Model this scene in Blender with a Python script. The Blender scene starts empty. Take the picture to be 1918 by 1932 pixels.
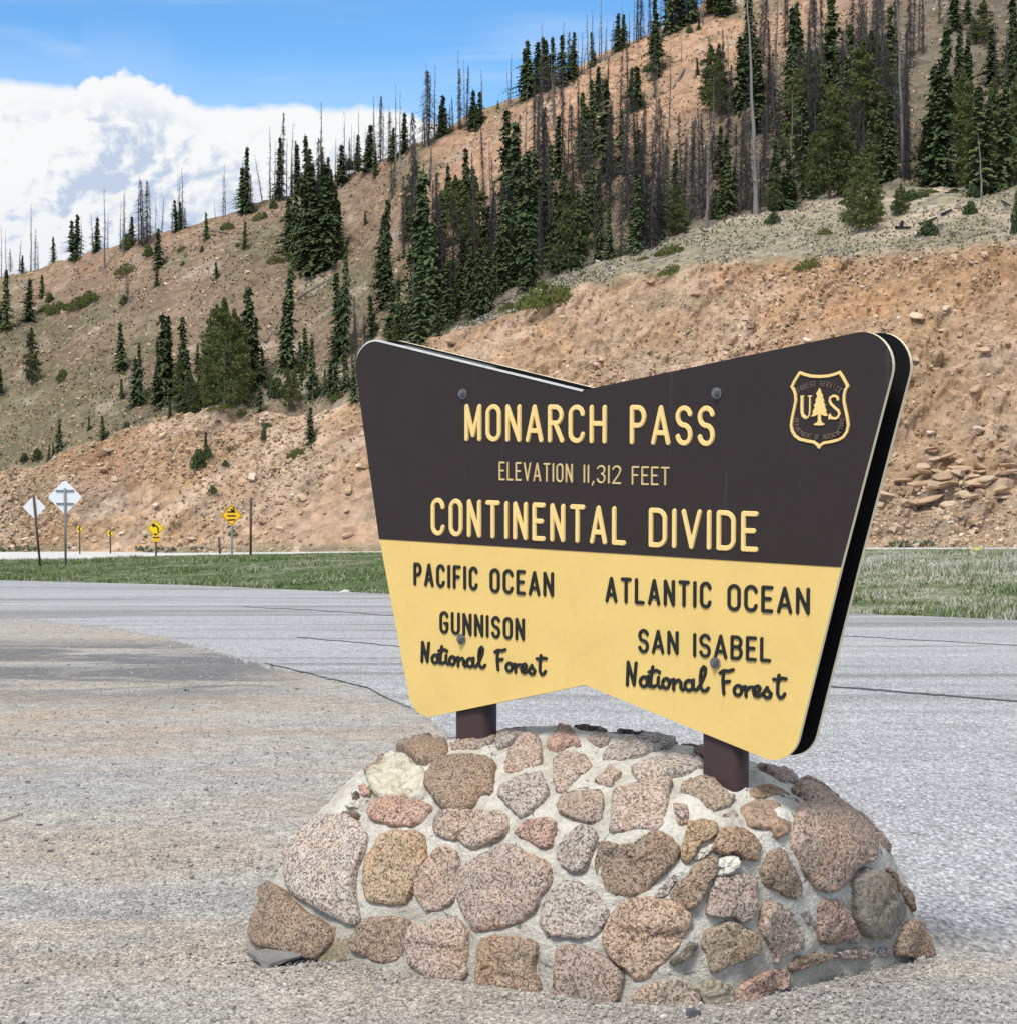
import bpy, math, random
import numpy as np
from mathutils import Vector, noise as mnoise
from mathutils.bvhtree import BVHTree

# ------------------------------------------------------------------ camera, light, exposure
scn = bpy.context.scene
F = 3850.0; CX = 959.0; CY = 966.0           # focal length and centre in photo units (photo scaled to 1918 wide)
PITCH = math.atan(226.0 / F)
CAMZ = 1.6
SLOPE = 0.0727                               # the lot falls away from the camera
cam_d = bpy.data.cameras.new('camera'); cam = bpy.data.objects.new('camera', cam_d)
scn.collection.objects.link(cam); scn.camera = cam
cam.location = (0, 0, CAMZ); cam.rotation_euler = (math.pi/2 - PITCH, 0, 0)
cam_d.sensor_fit = 'HORIZONTAL'; cam_d.sensor_width = 36; cam_d.lens = F/1918*36
cam_d.clip_start = 0.1; cam_d.clip_end = 5000

SUN_DIR = Vector((-0.27, -0.47, 0.84)).normalized()     # towards the sun
sd = bpy.data.lights.new('sun', 'SUN'); sun = bpy.data.objects.new('sun', sd)
scn.collection.objects.link(sun); sd.energy = 3.0; sd.angle = math.radians(17); sd.color = (1.0, 0.96, 0.9)
sun.rotation_euler = SUN_DIR.to_track_quat('Z', 'Y').to_euler()
scn.view_settings.view_transform = 'Standard'; scn.view_settings.look = 'None'
scn.view_settings.gamma = 1; scn.view_settings.use_curve_mapping = False
scn.view_settings.exposure = 0.22

class NT:
    """small node-tree helper"""
    def __init__(s, tree): s.t = tree; s.n = tree.nodes; s.l = tree.links
    def new(s, typ, **kw):
        nd = s.n.new(typ)
        for k, v in kw.items(): setattr(nd, k, v)
        return nd
    def put(s, sock, v):
        if isinstance(v, bpy.types.NodeSocket): s.l.new(v, sock)
        elif v is not None: sock.default_value = v
    def math(s, op, a, b=None, c=None, clamp=False):
        nd = s.new('ShaderNodeMath', operation=op); nd.use_clamp = clamp
        s.put(nd.inputs[0], a); s.put(nd.inputs[1], b)
        if c is not None: s.put(nd.inputs[2], c)
        return nd.outputs[0]
    def noise(s, vec, scale, detail=3, rough=.5, dist=0.0, out='Fac', dim='3D'):
        nd = s.new('ShaderNodeTexNoise', noise_dimensions=dim)
        if vec is not None: s.put(nd.inputs['Vector'], vec)
        s.put(nd.inputs['Scale'], scale); s.put(nd.inputs['Detail'], detail)
        s.put(nd.inputs['Roughness'], rough); s.put(nd.inputs['Distortion'], dist)
        return nd.outputs[out]
    def voro(s, vec, scale, feature='F1', out='Distance'):
        nd = s.new('ShaderNodeTexVoronoi', feature=feature); s.put(nd.inputs['Vector'], vec); s.put(nd.inputs['Scale'], scale)
        return nd.outputs[out]
    def ramp(s, fac, stops, interp='LINEAR'):
        nd = s.new('ShaderNodeValToRGB'); cr = nd.color_ramp; cr.interpolation = interp
        while len(cr.elements) < len(stops): cr.elements.new(0.5)
        for e, (p, c) in zip(cr.elements, stops):
            e.position = p; e.color = (c, c, c, 1) if isinstance(c, (int, float)) else (c[0], c[1], c[2], 1)
        s.put(nd.inputs[0], fac); return nd.outputs[0]
    def mix(s, fac, a, b, mode='MIX'):
        nd = s.new('ShaderNodeMix', data_type='RGBA', blend_type=mode)
        def c(v): return (v[0], v[1], v[2], 1) if isinstance(v, tuple) else v
        s.put(nd.inputs[0], fac); s.put(nd.inputs[6], c(a)); s.put(nd.inputs[7], c(b)); return nd.outputs[2]
    def mapping(s, vec, scale=(1, 1, 1), rot=(0, 0, 0), loc=(0, 0, 0)):
        nd = s.new('ShaderNodeMapping'); s.put(nd.inputs[0], vec)
        nd.inputs['Scale'].default_value = scale; nd.inputs['Rotation'].default_value = rot; nd.inputs['Location'].default_value = loc
        return nd.outputs[0]
    def maprange(s, v, a, b, c=0., d=1., kind='LINEAR'):
        nd = s.new('ShaderNodeMapRange', interpolation_type=kind)
        for i, x in enumerate((v, a, b, c, d)): s.put(nd.inputs[i], x)
        return nd.outputs[0]

# ------------------------------------------------------------------ world: clear sky with cumulus bank
W = bpy.data.worlds.new('World'); scn.world = W; W.use_nodes = True
w = NT(W.node_tree); w.n.clear()
sky = w.new('ShaderNodeTexSky', sky_type='NISHITA'); sky.sun_disc = False
sky.sun_elevation = math.asin(SUN_DIR.z); sky.sun_rotation = math.atan2(SUN_DIR.x, SUN_DIR.y)
sky.altitude = 3400; sky.air_density = 1.0; sky.dust_density = 0.3; sky.ozone_density = 1.2
tc = w.new('ShaderNodeTexCoord'); dirv = tc.outputs['Generated']
sx = w.new('ShaderNodeSeparateXYZ'); w.put(sx.inputs[0], dirv)
az = w.math('ARCTAN2', sx.outputs[0], sx.outputs[1]); el = w.math('ARCSINE', sx.outputs[2])
# top of the cumulus bank (elevation, radians) against azimuth
fc = w.new('ShaderNodeFloatCurve'); cv = fc.mapping.curves[0]
pts = [(-.60,.135),(-.45,.150),(-.30,.155),(-.25,.154),(-.235,.152),(-.212,.149),(-.207,.149),(-.202,.156),(-.192,.1555),(-.184,.1565),(-.174,.154),(-.166,.1525),(-.160,.147),(-.154,.1445),
       (-.150,.141),(-.14,.1395),(-.125,.140),(-.10,.1405),(-.085,.139),(-.05,.137),(-.03,.130),(.0,.120),(.1,.10),(.3,.12),(.6,.10)]
pts = [(a, math.atan(e*math.cos(a))-(.0015 if -.21 < a < -.15 else .0005)) for a, e in pts]
def fx(a): return (a + .6)/1.2
cv.points[0].location = (fx(pts[0][0]), pts[0][1]*4); cv.points[1].location = (fx(pts[-1][0]), pts[-1][1]*4)
for p in pts[1:-1]: cv.points.new(fx(p[0]), p[1]*4)
fc.mapping.update()
w.put(fc.inputs['Value'], w.maprange(az, -.6, .6))
top = w.math('MULTIPLY', fc.outputs[0], .25)
cmb = w.new('ShaderNodeCombineXYZ'); w.put(cmb.inputs[0], az); w.put(cmb.inputs[1], el)
pv = cmb.outputs[0]
nb = w.noise(pv, 62, 5, .56, .35)
nb2 = w.noise(pv, 16, 3, .5)
# crisp cauliflower edge near the tall heads, smooth elsewhere
heads = w.math('MULTIPLY', w.maprange(az, -.215, -.203, 0, 1, 'SMOOTHSTEP'), w.maprange(az, -.165, -.145, 1, .22, 'SMOOTHSTEP'))
amp = w.math('MULTIPLY_ADD', heads, .026, .0035)
edge = w.math('MULTIPLY_ADD', w.math('SUBTRACT', nb, .5), amp, w.math('SUBTRACT', top, el))
low = w.maprange(edge, -.0022, .0040, 0, 1, 'SMOOTHSTEP')
low = w.math('MULTIPLY', low, w.maprange(sx.outputs[2], -.2, -.05, 0, 1))
# thin streaks in the blue
st = w.noise(w.mapping(pv, (3.0, 26, 1), (0, 0, .10)), 1.6, 4, .55, .4)
thin = w.maprange(st, .42, .80, 0, .34, 'SMOOTHSTEP')
veil = w.maprange(w.math('SUBTRACT', el, top), 0, .03, .16, 0, 'SMOOTHSTEP')
thin = w.math('MAXIMUM', thin, veil)
# unseen broken cloud added higher up and all around to neutralise the light
hi = w.noise(dirv, 2.2, 5, .55, .3)
himask = w.math('MULTIPLY', w.maprange(hi, .34, .50, 0, .97, 'SMOOTHSTEP'), w.maprange(el, .30, .55, 0, 1, 'SMOOTHSTEP'))
mask = w.math('MAXIMUM', w.math('MAXIMUM', low, himask), thin)
# cloud brightness: billowing relief, greyer bases
def puff(off, sc_, det):
    return w.noise(w.mapping(pv, (1, 1.15, 1), (0, 0, -.35), off), sc_, det, .55, .45)
rl1 = w.math('SUBTRACT', puff((0, .0065, 0), 24, 6), puff((0, 0, 0), 24, 6))
rl2 = w.math('SUBTRACT', puff((-.002, .0034, .3), 40, 6), puff((0, 0, .3), 40, 6))
b2 = w.noise(pv, 11, 3, .5, .5)
rel = w.math('ADD', w.math('MULTIPLY_ADD', rl1, 3.0, w.math('MULTIPLY', rl2, 2.2)), w.math('MULTIPLY', w.math('SUBTRACT', b2, .5), 1.5))
below = w.math('SUBTRACT', top, el)
body = w.math('MULTIPLY', w.maprange(below, .004, .03, 0, 1, 'SMOOTHSTEP'), w.maprange(az, -.06, -.16, .25, 1))
shade = w.math('MULTIPLY', w.maprange(rel, -.12, .40, 0, 1.15, 'SMOOTHSTEP'), body)
shade = w.math('MULTIPLY_ADD', w.maprange(below, .04, .11, 0, 1), .28, w.math('MULTIPLY', shade, .95), clamp=True)
ccol = w.mix(shade, (.81, .82, .825), (.47, .555, .69))
blue = w.mix(1.0, sky.outputs[0], (.66, 1.04, 1.25), 'MULTIPLY')
skycol = w.new('ShaderNodeVectorMath', operation='SCALE'); w.put(skycol.inputs[0], blue); skycol.inputs['Scale'].default_value = 0.118
fin = w.mix(mask, skycol.outputs[0], ccol)
bg = w.new('ShaderNodeBackground'); w.put(bg.inputs[0], fin); bg.inputs[1].default_value = 1.0
wo = w.new('ShaderNodeOutputWorld'); w.put(wo.inputs[0], bg.outputs[0])

# ------------------------------------------------------------------ geometry of the view
ct, st_ = math.cos(PITCH), math.sin(PITCH)
def ray(u, v):
    a = (np.asarray(u, float) - CX)/F; b = -(np.asarray(v, float) - CY)/F
    return a, ct + b*st_, -st_ + b*ct          # world direction (x, y, z)
def at(u, v, d):
    """world point seen at photo position (u, v) at distance d along +Y"""
    x, y, z = ray(u, v); s = d/y
    return np.stack([x*s, y*s + 0*x, CAMZ + z*s], -1)
def ground_at(u, v):
    x, y, z = ray(u, v); s = CAMZ/(-(z + SLOPE*y))
    return np.stack([x*s, y*s, -SLOPE*y*s], -1)
S = 3002/1918.
def Z1(x, y): return ((1000 + x/2.1311)/S, (950 + y/2.1311)/S)
def Z2(x, y): return ((1900 + x/2.1311)/S, (950 + y/2.1311)/S)
def Z3(x, y): return ((1100 + x/2.3975)/S, (1600 + y/2.3975)/S)
def Z4(x, y): return ((1750 + x/2.0189)/S, (1600 + y/2.0189)/S)
def Z5(x, y): return ((700 + x/2.3975)/S, (2100 + y/2.3975)/S)
def Z6(x, y): return ((1300 + x/1.98375)/S, (2050 + y/1.98375)/S)
def Z7(x, y): return ((2000 + x/2.2565)/S, (2200 + y/2.2565)/S)
def ZE(x, y): return ((2300 + x/6.4385)/S, (1050 + y/6.4385)/S)

rng = np.random.default_rng(7); random.seed(7)

# value noise in numpy
_perm = rng.permutation(512).astype(np.int64); _val = rng.random(512)
def _h(i, j, k): return _val[(_perm[(_perm[(i & 511)] + j) & 511] + k) & 511]
def vnoise(x, y, z=0.0):
    x, y, z = np.broadcast_arrays(np.asarray(x, float), np.asarray(y, float), np.asarray(z, float))
    xi, yi, zi = np.floor(x).astype(int), np.floor(y).astype(int), np.floor(z).astype(int)
    fx_, fy, fz = x-xi, y-yi, z-zi
    fx_, fy, fz = [f*f*(3-2*f) for f in (fx_, fy, fz)]
    r = 0
    for a in (0, 1):
        for b in (0, 1):
            for c in (0, 1):
                r = r + _h(xi+a, yi+b, zi+c)*(fx_ if a else 1-fx_)*(fy if b else 1-fy)*(fz if c else 1-fz)
    return r*2-1
def fbm(x, y, z=0.0, o=4, g=.5):
    r = 0; a = 1.; n = 0.
    for i in range(o):
        r = r + a*vnoise(np.asarray(x)*2**i+17*i, np.asarray(y)*2**i+31*i, np.asarray(z)*2**i); n += a; a *= g
    return r/n
def sm(x, a, b):
    t = np.clip((x-a)/(b-a), 0, 1); return t*t*(3-2*t)

# ------------------------------------------------------------------ object helpers
COL = scn.collection
def mesh(name, v, f, mats=(), smooth=False, midx=None):
    me = bpy.data.meshes.new(name)
    v = np.asarray(v, dtype=np.float32).reshape(-1, 3)
    if isinstance(f, np.ndarray):
        nf, k = f.shape
        me.vertices.add(len(v)); me.vertices.foreach_set('co', v.ravel())
        me.loops.add(nf*k); me.loops.foreach_set('vertex_index', f.astype(np.int32).ravel())
        me.polygons.add(nf); me.polygons.foreach_set('loop_start', np.arange(0, nf*k, k, dtype=np.int32))
        me.update(calc_edges=True)
    else:
        me.from_pydata(v.tolist(), [], f)
    for m in mats: me.materials.append(m)
    if midx is not None: me.polygons.foreach_set('material_index', np.asarray(midx, dtype=np.int32))
    me.polygons.foreach_set('use_smooth', [smooth]*len(me.polygons)); me.update()
    return me
def obj(name, me, parent=None, loc=None, **props):
    o = bpy.data.objects.new(name, me); COL.objects.link(o)
    if parent is not None: o.parent = parent
    if loc is not None: o.location = loc
    for k, v in props.items(): o[k] = v
    return o
def thing(name, loc, label, cat, group=None, rz=0.0):
    o = bpy.data.objects.new(name, None); COL.objects.link(o); o.location = loc; o.rotation_euler = (0, 0, rz)
    o.empty_display_size = .2; o['label'] = label; o['category'] = cat
    if group: o['group'] = group
    return o
def rel(v, o): return np.asarray(v, float) - np.asarray(o.location, float)
def grid_faces(nr, nc, wrap=False):
    i = np.arange(nr-1)[:, None]; j = np.arange(nc if wrap else nc-1)[None, :]; j2 = (j+1) % nc
    a = i*nc+j; b = i*nc+j2; c = (i+1)*nc+j2; d = (i+1)*nc+j
    return np.stack([a, b, c, d], -1).reshape(-1, 4)
def tube(p0, p1, r0, r1, n=8, cap=True):
    p0, p1 = Vector(p0), Vector(p1); d = (p1-p0).normalized()
    a = d.orthogonal().normalized(); b = d.cross(a)
    V = []; Fc = []
    for p, r in ((p0, r0), (p1, r1)):
        for k in range(n):
            t = 2*math.pi*k/n; V.append(p + a*math.cos(t)*r + b*math.sin(t)*r)
    for k in range(n): Fc.append((k, (k+1) % n, n+(k+1) % n, n+k))
    if cap: Fc.append(tuple(range(n-1, -1, -1))); Fc.append(tuple(range(n, 2*n)))
    return [tuple(x) for x in V], Fc
def box(c, ax, ay, az_, hx, hy, hz):
    V = []
    for i in (-1, 1):
        for j in (-1, 1):
            for k in (-1, 1): V.append(tuple(np.asarray(c) + i*hx*np.asarray(ax) + j*hy*np.asarray(ay) + k*hz*np.asarray(az_)))
    return V, [(0, 1, 3, 2), (4, 6, 7, 5), (0, 4, 5, 1), (2, 3, 7, 6), (0, 2, 6, 4), (1, 5, 7, 3)]
def merge(parts):
    V = []; Fc = []
    for v, f in parts:
        n = len(V); V += [tuple(x) for x in v]; Fc += [tuple(i+n for i in q) for q in f]
    return V, Fc

# ------------------------------------------------------------------ materials
def material(name, rough=.8, spec=.3):
    m = bpy.data.materials.new(name); m.use_nodes = True
    t = NT(m.node_tree); p = m.node_tree.nodes['Principled BSDF']
    p.inputs['Roughness'].default_value = rough; p.inputs['Specular IOR Level'].default_value = spec
    return m, t, p
def bump(t, p, h, strength, dist):
    b = t.new('ShaderNodeBump'); b.inputs['Strength'].default_value = strength; b.inputs['Distance'].default_value = dist
    t.put(b.inputs['Height'], h); t.put(p.inputs['Normal'], b.outputs[0])
def wpos(t): return t.new('ShaderNodeNewGeometry').outputs['Position']

def m_plain(name, col, rough=.6, var=.12, scale=8, spec=.3, bmp=0, metal=0):
    m, t, p = material(name, rough, spec); P = wpos(t)
    n = t.noise(P, scale, 5, .6); n2 = t.noise(P, scale*9, 3, .6)
    f = t.math('MULTIPLY_ADD', n2, .4, t.math('MULTIPLY', n, .6))
    v = t.maprange(f, .3, .7, 1-var, 1+var)
    c = t.new('ShaderNodeVectorMath', operation='SCALE'); c.inputs[0].default_value = col; t.put(c.inputs['Scale'], v)
    t.put(p.inputs['Base Color'], c.outputs[0]); p.inputs['Metallic'].default_value = metal
    if bmp: bump(t, p, n2, bmp, .002)
    return m

# terrain materials read the 'tint' attribute for the colour of soil, grass and rock zones
def m_terrain(name, fine, contrast, scale2=.5, bstr=.8, bdist=.25):
    m, t, p = material(name, .95, .1); P = wpos(t)
    at_ = t.new('ShaderNodeAttribute', attribute_name='tint')
    n1 = t.noise(P, fine, 6, .72, .4); n2 = t.noise(P, scale2, 4, .6)
    vo = t.voro(t.mapping(P, (1, .6, 1.2)), fine*1.1, out='Color')
    vs = t.new('ShaderNodeSeparateColor'); t.put(vs.inputs[0], vo)
    v = t.maprange(n1, .28, .72, 1-contrast, 1+contrast)
    v2 = t.maprange(vs.outputs[0], 0, 1, .82, 1.22)
    v = t.math('MULTIPLY', v, v2)
    v = t.math('MULTIPLY', v, t.maprange(n2, .3, .7, .86, 1.14))
    c = t.new('ShaderNodeVectorMath', operation='SCALE'); t.put(c.inputs[0], at_.outputs['Color']); t.put(c.inputs['Scale'], v)
    hue = t.noise(P, fine*.45, 3, .6)
    c2 = t.mix(t.maprange(hue, .5, .72, 0, .35), c.outputs[0], (.48, .35, .24)) if name == 'rock_slope' else \
         t.mix(t.maprange(hue, .55, .75, 0, .30), c.outputs[0], (.40, .33, .26))
    t.put(p.inputs['Base Color'], c2)
    bump(t, p, n1, bstr, bdist)
    return m
M_CUT = m_terrain('rock_slope', 1.5, .34, .10, .9, .35)
M_HILL = m_terrain('hill_soil', .9, .26, .06, .8, .5)

def m_rock(name, cols, scale=2.0):
    m, t, p = material(name, .92, .15); P = wpos(t)
    oi = t.new('ShaderNodeAttribute', attribute_name='rnd')
    n = t.noise(P, scale, 4, .6)
    f = t.math('MULTIPLY_ADD', oi.outputs['Fac'], .75, t.math('MULTIPLY', n, .35), clamp=True)
    t.put(p.inputs['Base Color'], t.ramp(f, cols)); bump(t, p, t.noise(P, scale*6, 4, .6), .5, .03)
    return m
M_SCREE = m_rock('scree_rock', [(0, (.20, .13, .08)), (.3, (.36, .25, .155)), (.6, (.47, .345, .23)), (.85, (.57, .45, .33)), (1, (.66, .57, .47))])
M_GREYROCK = m_rock('grey_rock', [(0, (.15, .13, .11)), (.5, (.30, .26, .22)), (1, (.52, .48, .43))])

def m_gravel():
    m, t, p = material('gravel_dirt', .95, .15); P = wpos(t)
    big = t.noise(t.mapping(P, (.2, .34, .1), (0, 0, .06)), 1.5, 4, .55, .3)
    col = t.ramp(big, [(.25, (.35, .348, .343)), (.42, (.405, .395, .375)), (.52, (.43, .405, .365)), (.60, (.43, .38, .315)), (.68, (.40, .39, .37)), (.85, (.37, .365, .36))])
    # rutted bands of finer sand
    band = t.noise(t.mapping(P, (.30, .62, .1), (0, 0, .1)), 1.3, 7, .60, .8)
    col = t.mix(t.maprange(band, .48, .66, 0, .42), col, (.42, .355, .285))
    col = t.mix(t.maprange(band, .46, .32, 0, .40), col, (.27, .275, .28))
    Pd = t.mapping(P, (1, .45, 1)); sp = t.noise(Pd, 92, 2, .7); sp2 = t.noise(Pd, 40, 3, .75)
    mul = t.math('MULTIPLY', t.maprange(sp, .3, .7, .38, 1.62), t.maprange(sp2, .32, .68, .66, 1.34))
    wide = t.noise(t.mapping(P, (.95, .7, 1)), 7, 6, .75)
    mul = t.math('MULTIPLY', mul, t.maprange(wide, .3, .7, .68, 1.30))
    # damp dark patches lying across the far part of the lot
    q = t.new('ShaderNodeSeparateXYZ'); t.put(q.inputs[0], P)
    yy = q.outputs[1]; xx = q.outputs[0]
    dn = t.noise(t.mapping(P, (.22, .42, 1)), 1.0, 6, .68, .8)
    zone = t.math('MULTIPLY', t.maprange(yy, 18.5, 22.5, 0, 1, 'SMOOTHSTEP'), t.maprange(yy, 30, 34, 1, .0, 'SMOOTHSTEP'))
    z2 = t.math('MULTIPLY', t.maprange(xx, -1.6, -3.6, 0, 1, 'SMOOTHSTEP'), zone)
    damp = t.math('MULTIPLY', t.maprange(dn, .40, .55, 0, .92, 'SMOOTHSTEP'), z2)
    col = t.mix(damp, col, (.18, .18, .183))
    rust = t.math('MULTIPLY', t.maprange(t.noise(t.mapping(P, (.5, 1, 1)), .8, 3, .6), .5, .65, 0, .5),
                  t.math('MULTIPLY', t.maprange(yy, 13, 15, 0, 1), t.maprange(yy, 19, 22, 1, 0)))
    col = t.mix(rust, col, (.44, .31, .22))
    c = t.new('ShaderNodeVectorMath', operation='SCALE'); t.put(c.inputs[0], col); t.put(c.inputs['Scale'], t.math('MULTIPLY', mul, .885))
    t.put(p.inputs['Base Color'], c.outputs[0])
    bump(t, p, t.math('ADD', sp, t.math('MULTIPLY', sp2, 1.5)), .7, .012)
    return m
M_GRAVEL = m_gravel()
def m_asphalt():
    m, t, p = material('worn_asphalt', .85, .35); P = wpos(t)
    big = t.noise(t.mapping(P, (.05, .26, .1), (0, 0, -.25)), 1.6, 5, .6, .4)
    col = t.ramp(big, [(.2, (.40, .41, .42)), (.45, (.46, .468, .478)), (.6, (.51, .517, .525)), (.8, (.56, .565, .57))])
    str_ = t.noise(t.mapping(P, (.035, .42, .1), (0, 0, -.27)), 1.5, 4, .58, .6)
    far = t.new('ShaderNodeSeparateXYZ'); t.put(far.inputs[0], P)
    fy = t.maprange(far.outputs[1], 15, 24, 0, 1)
    dark = t.math('MULTIPLY', t.maprange(str_, .50, .62, 0, .75, 'SMOOTHSTEP'), fy)
    col = t.mix(dark, col, (.25, .25, .25))
    Pd = t.mapping(P, (1, .32, 1)); sp = t.noise(Pd, 50, 3, .75); ws = t.voro(Pd, 38)
    mul = t.math('MULTIPLY', t.maprange(sp, .33, .67, .36, 1.48), t.maprange(ws, 0, .5, 1.24, .74))
    wide = t.noise(t.mapping(P, (1, .32, 1)), 12, 6, .85)
    mul = t.math('MULTIPLY', mul, t.maprange(wide, .3, .7, .62, 1.34))
    ed = t.new('ShaderNodeAttribute', attribute_name='edge')
    dn = t.noise(P, 1.1, 7, .75, .5)
    dirt = t.maprange(t.math('SUBTRACT', t.math('MULTIPLY', ed.outputs['Fac'], 1.0), t.math('MULTIPLY', dn, 1.6)), -.80, .15, .96, 0, 'SMOOTHSTEP')
    col = t.mix(dirt, col, (.37, .345, .305))
    oil = t.noise(t.mapping(P, (.8, .35, 1)), 1.2, 5, .7, .6); col = t.mix(t.maprange(oil, .60, .74, 0, .45), col, (.24, .24, .245))
    c = t.new('ShaderNodeVectorMath', operation='SCALE'); t.put(c.inputs[0], col); t.put(c.inputs['Scale'], mul)
    t.put(p.inputs['Base Color'], c.outputs[0]); bump(t, p, sp, .5, .008)
    return m
M_ASPH = m_asphalt()
M_TAR = m_plain('tar', (.07, .072, .075), .8, .45, 9)
M_ROAD = m_plain('far_road', (.55, .54, .53), .85, .12, .6)
M_PEB = m_rock('pebble_stone', [(0, (.10, .105, .11)), (.3, (.27, .27, .27)), (.6, (.40, .37, .335)), (.9, (.56, .52, .47)), (1, (.75, .73, .70))], 40)

def m_grassy(name, stops, scale):
    m, t, p = material(name, .9, .12); P = wpos(t)
    rn = t.new('ShaderNodeAttribute', attribute_name='rnd')
    n = t.noise(P, scale, 4, .65, .3)
    f = t.math('MULTIPLY_ADD', rn.outputs['Fac'], .35, t.math('MULTIPLY', n, .8), clamp=True)
    q = t.new('ShaderNodeSeparateXYZ'); t.put(q.inputs[0], P)
    dry = t.maprange(q.outputs[0], 4, 10, 0, .10)
    f = t.math('ADD', f, dry)
    t.put(p.inputs['Base Color'], t.ramp(f, stops))
    return m
GR = [(0, (.045, .080, .022)), (.38, (.085, .140, .040)), (.57, (.135, .190, .066)), (.70, (.26, .28, .17)), (.82, (.44, .43, .36)), (1, (.56, .53, .46))]
M_GRASS = m_grassy('grass_blades', GR, .55)
M_GBASE = m_grassy('verge_soil', [(0, (.04, .06, .025)), (.45, (.08, .11, .045)), (.62, (.20, .20, .14)), (1, (.42, .40, .34))], .55)

def m_leaf(name, dark, light, dead=False):
    m, t, p = material(name, .85 if not dead else .95, .15); P = wpos(t)
    oi = t.new('ShaderNodeObjectInfo'); rn = t.new('ShaderNodeAttribute', attribute_name='rnd')
    n = t.noise(P, .9, 3, .6)
    f = t.math('MULTIPLY_ADD', n, .5, t.math('MULTIPLY_ADD', rn.outputs['Fac'], .55, t.math('MULTIPLY', oi.outputs['Random'], .35)))
    f = t.maprange(f, .25, 1.05)
    t.put(p.inputs['Base Color'], t.mix(f, dark, light))
    return m
M_SPRUCE = m_leaf('spruce_needles', (.024, .040, .018), (.115, .150, .060))
M_PINE = m_leaf('pine_needles', (.032, .050, .016), (.14, .155, .055))
M_DEAD = m_leaf('dead_twigs', (.028, .026, .025), (.118, .108, .100), True)
M_SNAG = m_leaf('bare_snag_wood', (.055, .05, .048), (.24, .22, .205), True)
M_BARK = m_leaf('bark', (.055, .045, .038), (.14, .12, .105), True)
M_JUN = m_leaf('juniper', (.035, .050, .012), (.14, .155, .045))

def set_rnd(me, vals):
    a = me.attributes.new('rnd', 'FLOAT', 'POINT'); a.data.foreach_set('value', np.asarray(vals, dtype=np.float32))

# ------------------------------------------------------------------ terrain profiles (photo lines)
def prof(pts):
    xs = np.array([p[0] for p in pts], float); ys = np.array([p[1] for p in pts], float)
    return lambda x: np.interp(x, xs, ys)
skyline = prof([(-1500,900),(-600,650),(0,523),(75,507),(100,497),(160,480),(190,470),(230,460),(300,440),(365,425),(440,402),(500,383),(560,367),(620,345),(680,320),
    (730,297),(780,275),(830,252),(870,225),(900,207),(950,190),(968,185),(1013,167),(1055,145),(1098,122),(1128,102),(1173,82),(1238,57),(1278,37),(1318,12),(1360,-22),
    (1500,-110),(1918,-320),(2600,-560),(3600,-700)])
cutline = prof([(-1500,930),(-400,890),(0,879),(88,871),(132,843),(192,823),(248,803),(320,783),(400,775),(536,779),(592,787),(640,763),(675,743),(700,720),(768,640),
    (857,616),(894,600),(977,550),(1044,520),(1108,495),(1198,462),(1278,435),(1358,415),(1438,395),(1578,365),(1698,350),(1918,352),(2400,300),(3600,250)])
rockline = prof([(-1500,930),(-400,890),(0,880),(88,872),(132,844),(192,824),(248,804),(320,784),(400,776),(536,781),(592,789),(640,765),(675,745),(700,722),(768,642),
    (857,622),(900,610),(1000,572),(1100,535),(1200,520),(1300,502),(1450,487),(1600,482),(1750,470),(1918,455),(2400,420),(3600,380)])
botline = prof([(-1500,1045),(0,1042),(160,1041),(330,1044),(700,1041),(1640,1034),(1918,1034),(3600,1036)])
botdep = prof([(-1500,150),(0,118),(700,112),(1300,96),(1918,86),(3600,70)])
def step(d0, v0, v1, tan): return d0*(1-(740-v0)/(F*tan))/(1-(740-v1)/(F*tan))

def dA(u, v):
    vb, vr, vc = botline(u), rockline(u), cutline(u)
    d0 = botdep(u); d1 = step(d0, vb, vr, .72); d2 = step(d1, vr, vc, .24)
    v = np.asarray(v, float)
    t1 = np.clip((vb-v)/(vb-vr), 0, 1); i1 = (1-t1)/d0 + t1/d1
    t2 = np.clip((vr-v)/np.maximum(vr-vc, .5), 0, 1); i2 = (1-t2)/d1 + t2/d2
    return 1/np.where(v > vr, i1, i2)
def posA(u, v):
    d = dA(u, v); P = at(u, v, d)
    x, y, z = P[..., 0], P[..., 1], P[..., 2]
    e = sm(botline(u)-np.asarray(v, float), 0, 40)*(1-.7*np.exp(-(((u-620)/170.)**2+((np.asarray(v, float)-985)/70.)**2)))   # calm at the foot and on the sandy fan
    rockz = 1-.75*sm(rockline(u)-np.asarray(v, float), -12, 10)*(np.asarray(u) > 850)
    # gullies that run down the fall line plus broken rock
    q = x*.8 + z*.75
    g = np.abs(fbm(q*.22+3, z*.06, y*.05, 3)) * 1.9
    dg = x*.62-z*.5                                     # bedding planes dip to one side
    r1 = np.abs(fbm(q*.42, dg*1.1, y*.5, 4)); r2 = fbm(q*1.3, dg*3.0, y*1.5, 3); r3 = fbm(x*4.2, z*5.0, y*3, 2)
    al = x*.80+z*.60; ac = -x*.60+z*.80
    rill = np.abs(fbm(ac*.55, al*.07, y*.1, 3)); left = sm(-np.asarray(u, float), -1000, -700)
    h = (g - .5) + (rill-.25)*2.0 + (r1-.25)*(1.5-.9*left) + r2*(.48-.22*left) + r3*(.24-.10*left)
    h = h*e*rockz
    P = P + h[..., None]*np.array([0.05, -.55, .45])
    return P
def dB(u, v):
    vb = cutline(u)+60; vs = skyline(u)
    d0 = np.interp(u, [-1500, 0, 800, 1918, 3600], [260, 225, 195, 168, 150])
    d1 = step(d0, vb, vs, .45)
    t = np.clip((vb-np.asarray(v, float))/(vb-vs), 0, 1)
    return 1/((1-t)/d0 + t/d1)
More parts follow.
